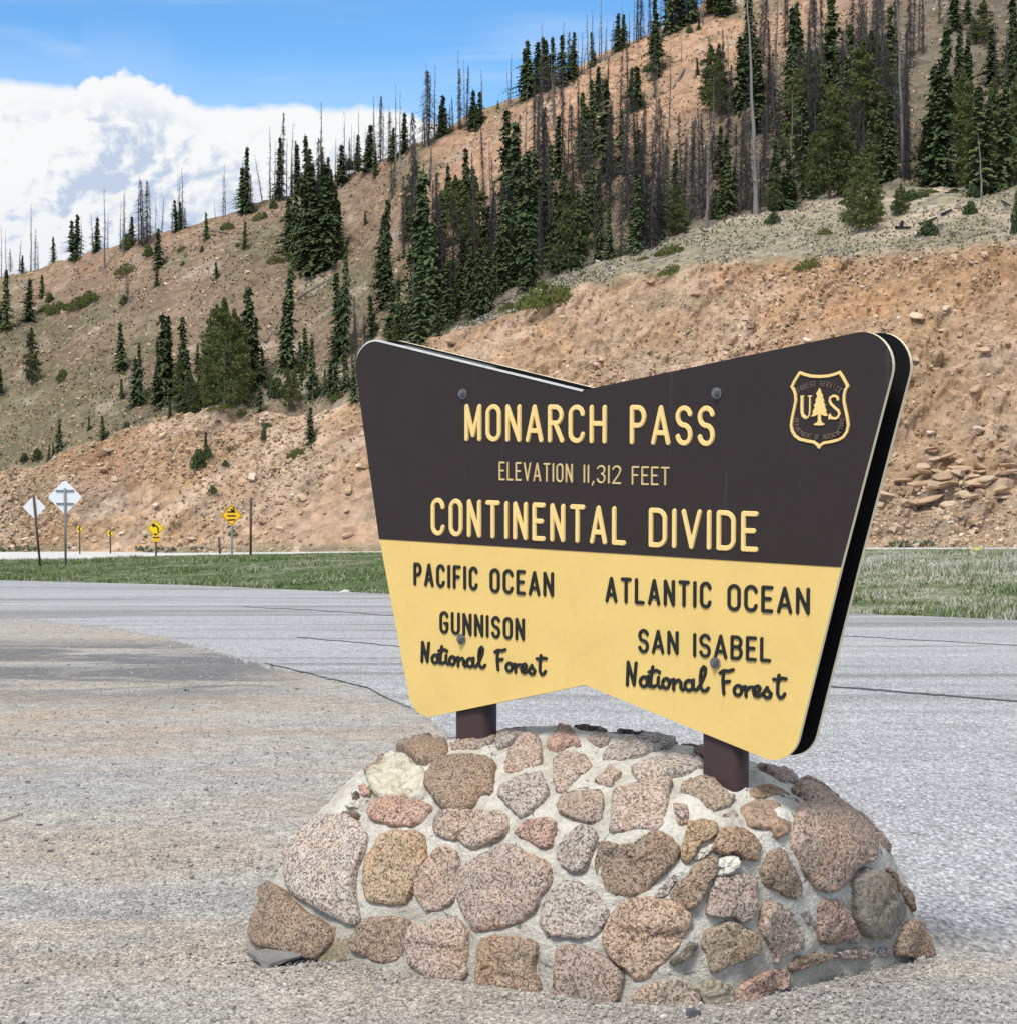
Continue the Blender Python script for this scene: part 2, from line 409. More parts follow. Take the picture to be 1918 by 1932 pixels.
def posB(u, v):
    d = dB(u, v); P = at(u, v, d)
    x, y, z = P[..., 0], P[..., 1], P[..., 2]
    e = sm(np.asarray(v, float)-skyline(u), 0, 60)*.8+.2
    h = fbm(x*.06, y*.05, z*.06, 3)*2.4*e + np.abs(fbm(x*.35, y*.3, z*.3, 3))*.9 + fbm(x*1.2, y, z, 3)*.35
    return P + h[..., None]*np.array([0, -.35, .6])*1.0

def add_tint(me, rgb):
    a = me.color_attributes.new('tint', 'FLOAT_COLOR', 'POINT')
    rgba = np.concatenate([rgb, np.ones((len(rgb), 1))], 1).astype(np.float32); a.data.foreach_set('color', rgba.ravel())
def lerp(a, b, t): return a*(1-t[..., None]) + np.asarray(b)*t[..., None]

def build_cut():
    us = np.concatenate([np.arange(-900, -20, 14), np.arange(-20, 1940, 2.6), np.arange(1940, 2900, 14)])
    nr1, nr2 = 190, 44
    U = us[None, :].repeat(nr1+nr2+3, 0); Vv = np.zeros_like(U)
    vb, vr, vc = botline(us), rockline(us), cutline(us)
    t = np.linspace(0, 1, nr1)[:, None]; Vv[:nr1] = vb*(1-t)+vr*t
    t = np.linspace(0, 1, nr2+1)[1:, None]; Vv[nr1:nr1+nr2] = vr*(1-t)+vc*t
    P = np.zeros(U.shape+(3,)); P[:nr1+nr2] = posA(U[:nr1+nr2], Vv[:nr1+nr2])
    last = P[nr1+nr2-1]
    for k, (dy, dz) in enumerate(((4, -1.5), (14, -7), (30, -18))): P[nr1+nr2+k] = last + np.array([0, dy, dz])
    x, y, z = P[..., 0], P[..., 1], P[..., 2]
    tan_ = np.array([.41, .275, .165]); pale = np.array([.50, .38, .28]); ora = np.array([.42, .25, .135]); gre = np.array([.19, .195, .125]); grey = np.array([.36, .34, .29]); red = np.array([.36, .20, .12])
    c = np.zeros(U.shape+(3,)) + tan_
    c = lerp(c, pale, sm(fbm(x*.16, z*.3, y*.1, 4), -.05, .4)*.8)
    c = lerp(c, ora, sm(fbm(x*.11+9, z*.2+4, y*.1, 3), .05, .4)*.75)
    q = x*.8+z*.75
    c = lerp(c, red, sm(fbm(q*.35, z*.08, 0, 3), .15, .5)*.4)
    c = lerp(c, red, np.exp(-(((U-205)/70)**2+((Vv-885)/55)**2))*.7)
    c = lerp(c, ora, sm(Vv, 720, 560)*sm(U, 760, 950)*.45*(1-sm(fbm(x*.2, z*.3, 5, 3), -.1, .3)))
    c = lerp(c, grey, sm(Vv, 850, 1000)*sm(fbm(x*.25, z*.4, 3, 3), -.2, .3)*.55)
    c = lerp(c, gre, sm(fbm(x*.5, z*.6, y*.4, 3), .28, .5)*.35)
    al = x*.80+z*.60; ac = -x*.60+z*.80
    stk = fbm(ac*.9, al*.09, 2, 4)
    c = lerp(c, pale, sm(stk, .02, .35)*.75*sm(U, 1500, 900)); c = lerp(c, [.40, .28, .19], sm(-stk, .05, .4)*.65)
    fan = np.exp(-(((U-620)/190)**2+((Vv-985)/75)**2)); c = lerp(c, [.43, .295, .205], fan*.8)
    bench = sm(rockline(U)-Vv, -10, 14)*(U > 850)
    bc = lerp(np.zeros_like(c)+np.array([.29, .265, .185]), [.46, .37, .28], sm(fbm(x*.12, y*.12, 7, 4), -.02, .35)*.85)
    bc = lerp(bc, [.20, .20, .12], sm(fbm(x*.2, y*.15, 11, 4), .05, .4)*.75)
    c = c*(1-bench[..., None]) + bc*bench[..., None]
    c = lerp(c, gre, sm(Vv, 1018, 1036)*sm(fbm(x*.4, 0, 3, 3), -.25, .2)*.7)
    me = mesh('cut_slope', P.reshape(-1, 3), grid_faces(*U.shape)[:, ::-1], [M_CUT], False)
    add_tint(me, c.reshape(-1, 3))
    return obj('rocky_cut_slope', me, kind='structure', label='bare tan and orange rock cut beside the far road')
build_cut()

def build_hill():
    us = np.concatenate([np.arange(-1200, -20, 22), np.arange(-20, 1940, 3.4), np.arange(1940, 3200, 22)])
    nr = 260; U = us[None, :].repeat(nr+3, 0); vb, vs = cutline(us)+60, skyline(us)
    t = (np.linspace(0, 1, nr))[:, None]; Vv = np.zeros_like(U); Vv[:nr] = vb*(1-t)+vs*t
    P = np.zeros(U.shape+(3,)); P[:nr] = posB(U[:nr], Vv[:nr]); last = P[nr-1]
    for k, (dy, dz) in enumerate(((6, -1), (30, -8), (90, -40))): P[nr+k] = last+np.array([0, dy, dz])
    x, y, z = P[..., 0], P[..., 1], P[..., 2]
    c = np.zeros(U.shape+(3,)) + np.array([.215, .158, .112])
    rise = Vv - skyline(U)
    bare = sm(U, 620, 900)*sm(rise, 330, 120) + .35*sm(U, 560, 300)*sm(rise, 120, 20)
    c = lerp(c, [.44, .275, .175], np.clip(bare, 0, 1)*(.65+.35*sm(fbm(x*.05, y*.05, 0, 3), -.3, .3)))
    green = sm(Vv, 620, 760)*sm(U, 760, 500)
    green2 = np.exp(-(((U-660)/110)**2+((Vv-540)/70)**2))
    c = lerp(c, [.145, .140, .078], np.clip(green*.6+green2*.8, 0, 1)*(.6+.4*sm(fbm(x*.1, y*.1, 2, 3), -.3, .2)))
    c = lerp(c, [.14, .14, .082], sm(fbm(x*.16, y*.1, z*.1, 4), .0, .36)*.6)
    c = lerp(c, [.38, .32, .26], sm(fbm(x*.3, y*.2, z*.3, 4), .18, .45)*.6)
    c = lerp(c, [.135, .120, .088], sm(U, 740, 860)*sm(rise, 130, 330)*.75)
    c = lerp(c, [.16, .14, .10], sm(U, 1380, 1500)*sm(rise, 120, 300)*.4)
    c = lerp(c, [.30, .29, .22], np.exp(-(((U-560)/150)**2+((Vv-725)/28)**2))*.8)
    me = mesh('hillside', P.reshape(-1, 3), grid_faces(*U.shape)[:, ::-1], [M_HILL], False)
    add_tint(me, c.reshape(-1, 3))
    return obj('mountain_hillside', me, kind='structure', label='brown mountainside under the dead spruce forest')
build_hill()

# ------------------------------------------------------------------ ground, asphalt, verge, far road
def gz(x, y): return -SLOPE*y
def build_ground():
    ys = np.concatenate([np.linspace(-60, 4, 10), np.linspace(4.6, 12, 170), np.linspace(12.2, 40, 120), np.linspace(41, 130, 30)])
    xs = np.concatenate([np.linspace(-120, -7, 22), np.linspace(-6.8, 6.8, 260), np.linspace(7, 120, 22)])
    X, Y = np.meshgrid(xs, ys)
    near = sm(Y, 30, 12)*sm(np.abs(X), 7, 5)
    Zz = np.where(Y > 0, -SLOPE*Y, -SLOPE*Y*.3) + fbm(X*.9, Y*1.2, 0, 3)*.006*near - .006 + fbm(X*7, Y*9, 3, 2)*.003*near
    # hollow the sheet a little under the asphalt so the two never touch
    me = mesh('ground', np.stack([X, Y, Zz], -1).reshape(-1, 3), grid_faces(*X.shape), [M_GRAVEL], True)
    obj('gravel_ground', me, kind='structure', label='grey brown gravel and dirt of the roadside lot')
build_ground()

def strip_lines(near, far, mat, name, lift, ncol=260, nrow=24, jag=0., jscale=3., **props):
    """sheet on the lot plane between two photo lines"""
    us = np.linspace(-900, 2900, ncol); a = near(us); b = far(us)
    a = a + fbm(us*jscale*.02, 0, 5, 4)*jag
    V = []
    for t in np.linspace(0, 1, nrow)**1.8:
        Pn = ground_at(us, a); Pf = ground_at(us, b)
        P = Pn*(1-t)+Pf*t; V.append(P)
    V = np.array(V); dd = np.linalg.norm(V-V[0][None], axis=-1); V[..., 2] += lift-.022*np.exp(-dd/.35)
    me = mesh(name, V.reshape(-1, 3), grid_faces(nrow, ncol), [mat], True)
    dd = np.linalg.norm(V-V[0][None], axis=-1); a_ = me.attributes.new('edge', 'FLOAT', 'POINT'); a_.data.foreach_set('value', dd.reshape(-1).astype(np.float32))
    return obj(name, me, **props)
a_near = prof([(-900,1135),(0,1166),(200,1186),(300,1202),(370,1221),(430,1240),(502,1260),(597,1281),(693,1305),(736,1327),(780,1344),(830,1383),(900,1450),(1100,1600),(1400,1740),(1770,1812),(1918,1833),(2900,1960)])
a_far = prof([(-900,1078),(0,1095),(350,1104),(740,1121),(1640,1159),(1918,1170),(2900,1215)])
strip_lines(a_near, a_far, M_ASPH, 'asphalt_lot', .006, 1500, 70, 7., 12., kind='structure', label='pale worn asphalt of the parking lot')
# slightly thicker worn edge and sealed seams
def seam(pts, wpx, name, lift=.011, mat=M_TAR):
    xs = np.array([p[0] for p in pts], float); ys = np.array([p[1] for p in pts], float)
    us = np.arange(xs[0], xs[-1], 4.0); c = np.interp(us, xs, ys) + fbm(us*.05, 1, 2, 4)*1.2
    wd = wpx*(.55+.6*(fbm(us*.06, 4, 8, 3)*.5+.5))
    A = ground_at(us, c-wd/2); B = ground_at(us, c+wd/2)
    V = np.stack([B, A], 0); V[..., 2] += lift
    obj(name, mesh(name, V.reshape(-1, 3), grid_faces(2, len(us)), [mat]), kind='structure')
seam([(459,1146),(600,1152),(743,1163),(1100,1180),(1500,1196),(2300,1240)], 1.0, 'tar_seam')
seam([(560,1203),(754,1221),(1100,1250),(1400,1281)], 1.4, 'tar_seam')
seam([(1400,1281),(1570,1297),(1918,1325),(2500,1380)], 3.2, 'tar_seam')
seam([(500,1252),(597,1275),(693,1299),(736,1321),(780,1338)], 1.6, 'tar_seam', .010)

gnear = a_far
gfar = prof([(-1500,1066),(0,1058),(160,1057),(300,1049),(700,1042.5),(1640,1036.6),(1918,1036.6),(3600,1036)])
gfd = prof([(-1500,120),(0,100),(700,94),(1640,78),(1918,74),(3600,64)])
def posG(u, t):
    """verge: t=0 at the asphalt edge, 1 at the far edge"""
    Pn = ground_at(u, gnear(u)); Pf = at(u, gfar(u), gfd(u))
    P = Pn*(1-t)[..., None] + Pf*t[..., None]
    P[..., 2] += np.sin(np.pi*np.clip(t, 0, 1))*.12 + fbm(P[..., 0]*.25, P[..., 1]*.25, 0, 3)*.16*np.sin(np.pi*np.clip(t, 0, 1)) + .01
    return P
def build_verge():
    us = np.linspace(-900, 2900, 420); t = np.linspace(0, 1, 46)
    U, T = np.meshgrid(us, t); P = posG(U, T)
    P[0, :, 2] -= .05
    me = mesh('verge', P.reshape(-1, 3), grid_faces(*U.shape), [M_GBASE], True); set_rnd(me, rng.random(U.size)*.5)
    obj('grass_verge', me, kind='structure', label='grassy verge between the lot and the far road')
    n = 62000
    u = rng.uniform(-60, 1980, n); tt = rng.random(n)**1.15
    B = posG(u, tt); keep = np.ones(n, bool)
    pn = fbm(B[:, 0]*.5, B[:, 1]*.35, 0, 3); V = []; R = []
    hh = rng.uniform(.05, .13, n)*(1+.7*(pn > .1)) ; hh = np.where(pn < -.22, hh*.5, hh)*np.where(tt > .93, .4, 1)
    k = 4
    ang = rng.uniform(0, 2*np.pi, (n, k)); wd = rng.uniform(.010, .028, (n, k)); lean = rng.uniform(.02, .16, (n, k)); off = rng.normal(0, .06, (n, k, 2))
    base = B[:, None, :] + np.concatenate([off, np.full((n, k, 1), -.03)], -1)
    side = np.stack([np.cos(ang)*wd, np.sin(ang)*wd*.5, 0*ang], -1)
    tip = base + np.stack([np.cos(ang+1.3)*lean, np.sin(ang+1.3)*lean, hh[:, None]*rng.uniform(.6, 1.2, (n, k))], -1)
    Vv = np.stack([base-side, base+side, tip], 2).reshape(-1, 3)
    me = mesh('grass', Vv, np.arange(len(Vv)).reshape(-1, 3), [M_GRASS]); dryb = np.exp(-((tt-.62)/.22)**2)*sm(B[:, 0], 1, 6)*.50*(.5+.8*rng.random(n)); set_rnd(me, np.repeat(rng.random(n)+dryb, k*3))
    obj('grass', me, kind='stuff', label='green and dry grass tufts covering the verge', category='grass')
build_verge()
def build_road():
    us = np.linspace(-1400, 3400, 200); 
    Pf = at(us, botline(us)-1, botdep(us)+.5); Pn = at(us, gfar(us)+2, gfd(us)-1.5)
    Pn[:, 2] -= .05
    V = np.stack([Pn, Pn*.5+Pf*.5, Pf], 0)
    obj('far_road', mesh('far_road', V.reshape(-1, 3), grid_faces(3, 200), [M_ROAD], True), kind='structure', label='pale highway running below the rock cut')
build_road()

# ------------------------------------------------------------------ scattered rock
def rock_blob(n, P, size, flat=.7, seed=3):
    """n angular rocks merged: 8-corner hulls"""
    r = np.random.default_rng(seed)
    cube = np.array([[i, j, k] for i in (-1, 1) for j in (-1, 1) for k in (-1, 1)], float)
    q = cube[None]*r.uniform(.45, 1.0, (n, 8, 3))*np.array([1, .8, flat])
    a = r.uniform(0, 2*np.pi, n); b = r.normal(0, .45, n)
    ca, sa, cb, sb = np.cos(a), np.sin(a), np.cos(b), np.sin(b)
    x = q[..., 0]*cb[:, None]+q[..., 2]*sb[:, None]; z = -q[..., 0]*sb[:, None]+q[..., 2]*cb[:, None]; y = q[..., 1]
    X = x*ca[:, None]-y*sa[:, None]; Y = x*sa[:, None]+y*ca[:, None]
    V = np.stack([X, Y, z], -1)*size[:, None, None] + P[:, None, :]
    f = np.array([(0, 1, 3, 2), (4, 6, 7, 5), (0, 4, 5, 1), (2, 3, 7, 6), (0, 2, 6, 4), (1, 5, 7, 3)])
    Fc = (f[None]+8*np.arange(n)[:, None, None]).reshape(-1, 4)
    return V.reshape(-1, 3), Fc
def scree():
    n = 40000
    u = rng.uniform(-40, 1960, n); vb, vr = botline(u), rockline(u); t = rng.random(n); v = vb*(1-t)+vr*t
    P = posA(u, v); cl = fbm(P[:, 0]*.14, P[:, 2]*.2, 0, 3)
    fan = np.exp(-(((u-620)/170)**2+((v-985)/70)**2)); keep = (rng.random(n) < (.15+.85*sm(cl, -.25, .25))*(.62+.38*sm(u, 700, 1100))) & (rng.random(n) > fan*.95); P = P[keep]; n = len(P)
    size = np.exp(rng.normal(-2.85, .5, n)); size = np.clip(size, .03, .30)
    P[:, 2] += size*.25; P[:, 1] -= size*.3
    V, f = rock_blob(n, P, size, .62)
    me = mesh('scree', V, f, [M_SCREE]); set_rnd(me, np.repeat(rng.random(n), 8))
    obj('scree_rubble', me, kind='stuff', category='scree', label='broken tan rocks strewn over the bare rock cut')
    n = 16000
    u = rng.uniform(-40, 1960, n); vb, vs = cutline(u)-2, skyline(u)+4; t = rng.random(n); v = vb*(1-t)+vs*t
    P = posB(u, v); size = np.clip(np.exp(rng.normal(-2.3, .5, n)), .05, .4); P[:, 2] += size*.2
    V, f = rock_blob(n, P, size, .6, 5)
    me = mesh('hill_rocks', V, f, [M_SCREE]); set_rnd(me, np.repeat(rng.random(n)*.9, 8))
    obj('hillside_rubble', me, kind='stuff', category='scree', label='small rocks scattered over the brown hillside')
    # bench rocks and low growth
    n = 2600
    u = rng.uniform(860, 1960, n); vr, vc = rockline(u), cutline(u); t = rng.random(n); v = vr*(1-t)+vc*t
    P = posA(u, v); size = np.clip(np.exp(rng.normal(-2.75, .5, n)), .03, .22); P[:, 2] += size*.2
    V, f = rock_blob(n, P, size, .5, 6)
    me = mesh('bench_rocks', V, f, [M_GREYROCK]); set_rnd(me, np.repeat(rng.random(n), 8))
    obj('bench_stones', me, kind='stuff', category='stones', label='grey stones lying in the sparse grass above the cut')
scree()

def tufts(fn, urange, vlo, vhi, n, name, label, hs=(.15, .4), mat=None, thr=-.1):
    u = rng.uniform(*urange, n); t = rng.random(n); v = vlo(u)*(1-t)+vhi(u)*t
    P = fn(u, v); m = fbm(P[:, 0]*.2, P[:, 1]*.15, 9, 3) > thr; P = P[m]; n = len(P)
    k = 5; ang = rng.uniform(0, 2*np.pi, (n, k)); h = rng.uniform(*hs, (n, k)); wd = h*.35
    side = np.stack([np.cos(ang)*wd, np.sin(ang)*wd, 0*ang], -1)
    tip = P[:, None]+np.stack([np.cos(ang+1.5)*h*.6, np.sin(ang+1.5)*h*.6, h*rng.uniform(.5, 1, (n, k))], -1)
    Vv = np.stack([P[:, None]-side, P[:, None]+side, tip], 2).reshape(-1, 3)
    me = mesh(name, Vv, np.arange(len(Vv)).reshape(-1, 3), [mat or M_SHRUB]); set_rnd(me, np.repeat(rng.random(n), k*3))
    obj(name, me, kind='stuff', category='grass', label=label)
M_HEATH = m_leaf('heather_tufts', (.13, .12, .072), (.25, .225, .14))
M_PALET = m_leaf('bench_tufts', (.12, .13, .075), (.30, .30, .20))
M_SHRUB = m_leaf('alpine_tufts', (.10, .10, .06), (.27, .255, .17))
tufts(posA, (870, 1960), rockline, cutline, 3200, 'bench_grass', 'sparse grey green tufts on the bench above the cut', (.06, .19), M_PALET)
tufts(posB, (-40, 1960), lambda u: cutline(u)-2, lambda u: skyline(u)+5, 9000, 'hillside_tufts', 'low grass and heather tufts over the hillside', (.12, .36), M_HEATH)
tufts(posA, (-40, 1960), lambda u: botline(u)-1, lambda u: botline(u)-9, 1500, 'roadside_weeds', 'grey green weeds along the foot of the cut', (.10, .30), M_PALET, 0.)
tufts(posA, (-40, 1960), lambda u: botline(u)-14, rockline, 1800, 'slope_weeds', 'thin green weeds growing among the cut rocks', (.08, .24), M_HEATH, .12)

# ------------------------------------------------------------------ trees: unit-height meshes, shared between copies
def crown_mesh(kind, seed):
    r = np.random.default_rng(seed); tris = []; rnd = []
    def tri(a, b, c, q): tris.append((a, b, c)); rnd.append(q)
    if kind == 'spruce':
        R = r.uniform(.14, .20); lv = 34; z0 = r.uniform(.02, .06)
        for i in range(lv):
            zl = z0+(1-z0)*(i/lv)**.92; z = zl; prof_ = (1-z)**.75*(1+.25*r.normal()); prof_ = max(prof_, .05)
            nb_ = 9 if z < .7 else 6
            for b in range(nb_):
                if r.random() < .22: continue
                a = r.uniform(0, 6.283); z = min(.985, max(.01, zl+r.normal(0, .013))); L = R*prof_*r.choice([.55, .8, .95, 1.1, 1.3])*(.8+.25*math.sin(a*2+zl*9+seed)); dz = -L*r.uniform(.15, .6)
                ns = max(3, int(8*prof_)); q = r.random()
                for s in range(ns):
                    f0 = (s+.3)/ns; rr = L*f0; c = np.array([math.cos(a)*rr, math.sin(a)*rr, z+dz*f0*f0]) + r.normal(0, .004, 3)
                    w_ = .016*(1.25-f0)*r.uniform(.8, 1.5)+.004; t2 = a+math.pi/2+r.normal(0, .3)
                    sd_ = np.array([math.cos(t2), math.sin(t2), r.normal(0, .3)])*w_
                    out = np.array([math.cos(a), math.sin(a), -.2])*w_*1.4
                    dr = np.array([0, 0, -w_*r.uniform(.9, 2.0)])
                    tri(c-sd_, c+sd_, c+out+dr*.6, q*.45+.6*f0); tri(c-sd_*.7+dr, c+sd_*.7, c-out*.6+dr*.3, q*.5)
        for _ in range(24):
            z = 1-.1*r.random(); a = r.uniform(0, 6.28); L = .012*(1.02-z)/.1+.004
            c = np.array([0, 0, z]); tri(c, c+np.array([math.cos(a)*L, math.sin(a)*L, -.012]), c+np.array([0, 0, .03]), r.random())
    elif kind == 'pine':
        R = r.uniform(.24, .30); n = 2600
        lob = [(r.uniform(0, 6.28), r.uniform(.1, .85), r.uniform(.05, 1)) for _ in range(52)]
        for (a, z, k) in lob:
            pr = (1-z)**.6*min(1, .45+z*2.2); L = R*pr*(.45+.6*k); base = np.array([math.cos(a)*L, math.sin(a)*L, z+.06*L/R])
            rad = .055*(1.2-z*.6)*r.uniform(.8, 1.4)
            for _ in range(n//52):
                d = r.normal(0, 1, 3); d /= np.linalg.norm(d); d[2] *= .65; c = base + d*rad*r.random()**.45
                w_ = .012*r.uniform(.7, 1.5); t_ = r.uniform(0, 6.28); s1 = np.array([math.cos(t_), math.sin(t_), r.normal(0, .5)])*w_; s2 = np.array([r.normal(0, .5), r.normal(0, .5), 1.3])*w_
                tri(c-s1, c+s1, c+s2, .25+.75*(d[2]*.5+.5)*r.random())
        for _ in range(900):
            z = r.uniform(.08, .98); L = R*.6*(1-z)**.7*r.random()**.5; a = r.uniform(0, 6.28); c = np.array([math.cos(a)*L, math.sin(a)*L, z])
            w_ = .016; t_ = r.uniform(0, 6.28); s1 = np.array([math.cos(t_), math.sin(t_), 0])*w_
            tri(c-s1, c+s1, c+np.array([r.normal(0, .008), r.normal(0, .008), .025]), r.random()*.5)
    elif kind in ('dead', 'snag'):
        n = int(r.uniform(380, 620)) if kind == 'dead' else 130; R = r.uniform(.065, .145) if kind == 'dead' else r.uniform(.03, .05)
        ph = r.uniform(0, 6.28, 3)
        for _ in range(n):
            z = r.uniform(.04 if kind == 'dead' else .15, .985); a = r.uniform(0, 6.28); pr = ((1-z)**.8*1.35+.12)*r.choice([1, 1, .5, 1.25]); pr *= min(1, .5+z*1.6) if kind == 'snag' else 1
            if r.random() < .55*(.5+.5*math.sin(z*19+ph[0])*math.sin(z*7+ph[1])): continue
            L = R*pr*r.uniform(.35, 1.15); d = np.array([math.cos(a), math.sin(a), 0]); dr = -L*r.uniform(.1, 1.1)
            p0 = np.array([0, 0, z]); p1 = p0+d*L+np.array([0, 0, dr]); w_ = .0022 if kind == 'dead' else .0022
            up = np.array([0, 0, w_*1.4]); tri(p0-up, p0+up, p1, r.random())
            sd_ = np.array([-d[1], d[0], 0])*w_; tri(p0-sd_, p0+sd_, p1, r.random())
            if kind == 'dead' and r.random() < .9:
                for _k in range(3):
                    m = p0+(p1-p0)*r.uniform(.3, .95); e = m+np.array([r.normal(0, .007), r.normal(0, .007), -r.uniform(.012, .035)])
                    tri(m-np.array([.0018, 0, 0]), m+np.array([.0018, 0, 0]), e, r.random())
    elif kind == 'bush':
        for _ in range(420):
            d = r.normal(0, 1, 3); d /= np.linalg.norm(d); d[2] = abs(d[2]); rad = r.random()**.4
            c = np.array([d[0]*.5*rad*(1.1-d[2]*.5), d[1]*.5*rad*(1.1-d[2]*.5), d[2]*rad*.82+.03]); w_ = .06*r.uniform(.6, 1.4); t_ = r.uniform(0, 6.28)
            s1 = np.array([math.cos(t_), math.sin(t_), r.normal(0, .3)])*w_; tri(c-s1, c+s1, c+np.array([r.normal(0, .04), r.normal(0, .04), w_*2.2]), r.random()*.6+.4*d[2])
    elif kind == 'mat':
        for _ in range(700):
            a = r.uniform(0, 6.28); rr = r.random()**.55; c = np.array([math.cos(a)*rr*.5, math.sin(a)*rr*.5, (1-rr**2)*.7*r.random()+.05]); w_ = .035*r.uniform(.6, 1.4); t_ = r.uniform(0, 6.28)
            s1 = np.array([math.cos(t_)*w_, math.sin(t_)*w_, r.normal(0, .05)]); tri(c-s1, c+s1, c+np.array([r.normal(0, .02), r.normal(0, .02), w_*3.5]), r.random())
    V = np.array(tris).reshape(-1, 3)
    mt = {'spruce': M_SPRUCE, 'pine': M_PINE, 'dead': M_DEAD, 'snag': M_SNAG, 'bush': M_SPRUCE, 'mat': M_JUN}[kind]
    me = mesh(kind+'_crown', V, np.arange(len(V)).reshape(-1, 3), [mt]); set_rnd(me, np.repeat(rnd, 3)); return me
def trunk_mesh(kind, seed):
    r = np.random.default_rng(seed); rad = {'spruce': .011, 'pine': .014, 'dead': .0085, 'snag': .0075}[kind]; n = 6; rows = 9
    V = []; ox = r.normal(0, .003, rows).cumsum(); oy = r.normal(0, .003, rows).cumsum(); ox -= ox[0]; oy -= oy[0]
    for i in range(rows):
        z = i/(rows-1)*.99-.03*(i == 0); rr = rad*(1-.9*i/(rows-1))*(1.35 if i == 0 else 1)
        for k in range(n): t = 2*math.pi*k/n; V.append((ox[i]+math.cos(t)*rr, oy[i]+math.sin(t)*rr, z))
    mt = M_BARK if kind in ('spruce', 'pine') else (M_DEAD if kind == 'dead' else M_SNAG)
    me = mesh(kind+'_trunk', V, grid_faces(rows, n, True), [mt], True); set_rnd(me, np.full(len(V), .8)); return me
NV = {'spruce': 9, 'pine': 5, 'dead': 8, 'snag': 6, 'bush': 4, 'mat': 3}
CR = {k: [crown_mesh(k, 100+13*i+hash_) for i in range(n)] for (k, n), hash_ in zip(NV.items(), (1, 2, 3, 4, 5, 6))}
TR = {k: [trunk_mesh(k, 50+i) for i in range(NV[k])] for k in ('spruce', 'pine', 'dead', 'snag')}
NAMES = {'spruce': ('spruce_tree', 'spruce'), 'pine': ('pine_tree', 'pine'), 'dead': ('dead_spruce', 'dead tree'), 'snag': ('bare_snag', 'dead tree'), 'bush': ('spruce_sapling', 'sapling'), 'mat': ('juniper_mat', 'shrub')}
tree_list = []
def plant(u, vtop, vbase, kind, width=None, label=None, group=None, lean=0.0):
    """plant one tree with its foot on the slope seen at (u, vbase)"""
    onA = vbase > cutline(u)+1
    P = (posA if onA else posB)(np.array([float(u)]), np.array([float(vbase)]))[0]
    d = P[1]; H = (vbase-vtop)*d/F
    nm, cat = NAMES[kind]; i = random.randrange(NV[kind]); P = P - np.array([0, 0, .03*H+.05])
    o = thing(nm, tuple(P), label or '', cat, group, random.uniform(0, 6.28)); H *= 1.04
    if lean: o.rotation_euler = (0, lean, 0)
    elif kind in TR: o.rotation_euler = (random.gauss(0, .03), random.gauss(0, .032), random.uniform(0, 6.28))
    if kind == 'bush': wd = (width or (vbase-vtop)*.9)*d/F; sc = (wd, wd, H)
    elif kind == 'mat': wd = width*d/F; sc = (wd, wd*.55, H); o.rotation_euler = (0, -.12, 0)
    else:
        k = random.uniform(.85, 1.2)*(1.35 if (vbase-vtop) < 110 and kind == 'spruce' else 1.0)*(1.12 if kind == 'spruce' else 1)*(.82 if kind == 'pine' and u < 600 else 1)*(random.choice([.75, 1, 1.3]) if kind == 'dead' else 1)*(.66 if (kind == 'dead' and vbase-vtop > 210) else 1)
        if width: k = width/(vbase-vtop)/{'spruce': .27, 'pine': .50, 'dead': .16, 'snag': .08}[kind]
        if kind in ('snag',): k *= min(2.4, max(1.3, 9/H))
        sc = (H*k, H*k, H)
    if kind in TR:
        t_ = obj('trunk', TR[kind][i], o); t_.scale = (H*max(sc[0]/H, .9)*(1.25 if kind in ('dead', 'snag') else 1), H*max(sc[0]/H, 1), H)
    c_ = obj('crown', CR[kind][i], o); c_.scale = sc
    tree_list.append((u, vtop, vbase, kind, o)); return o

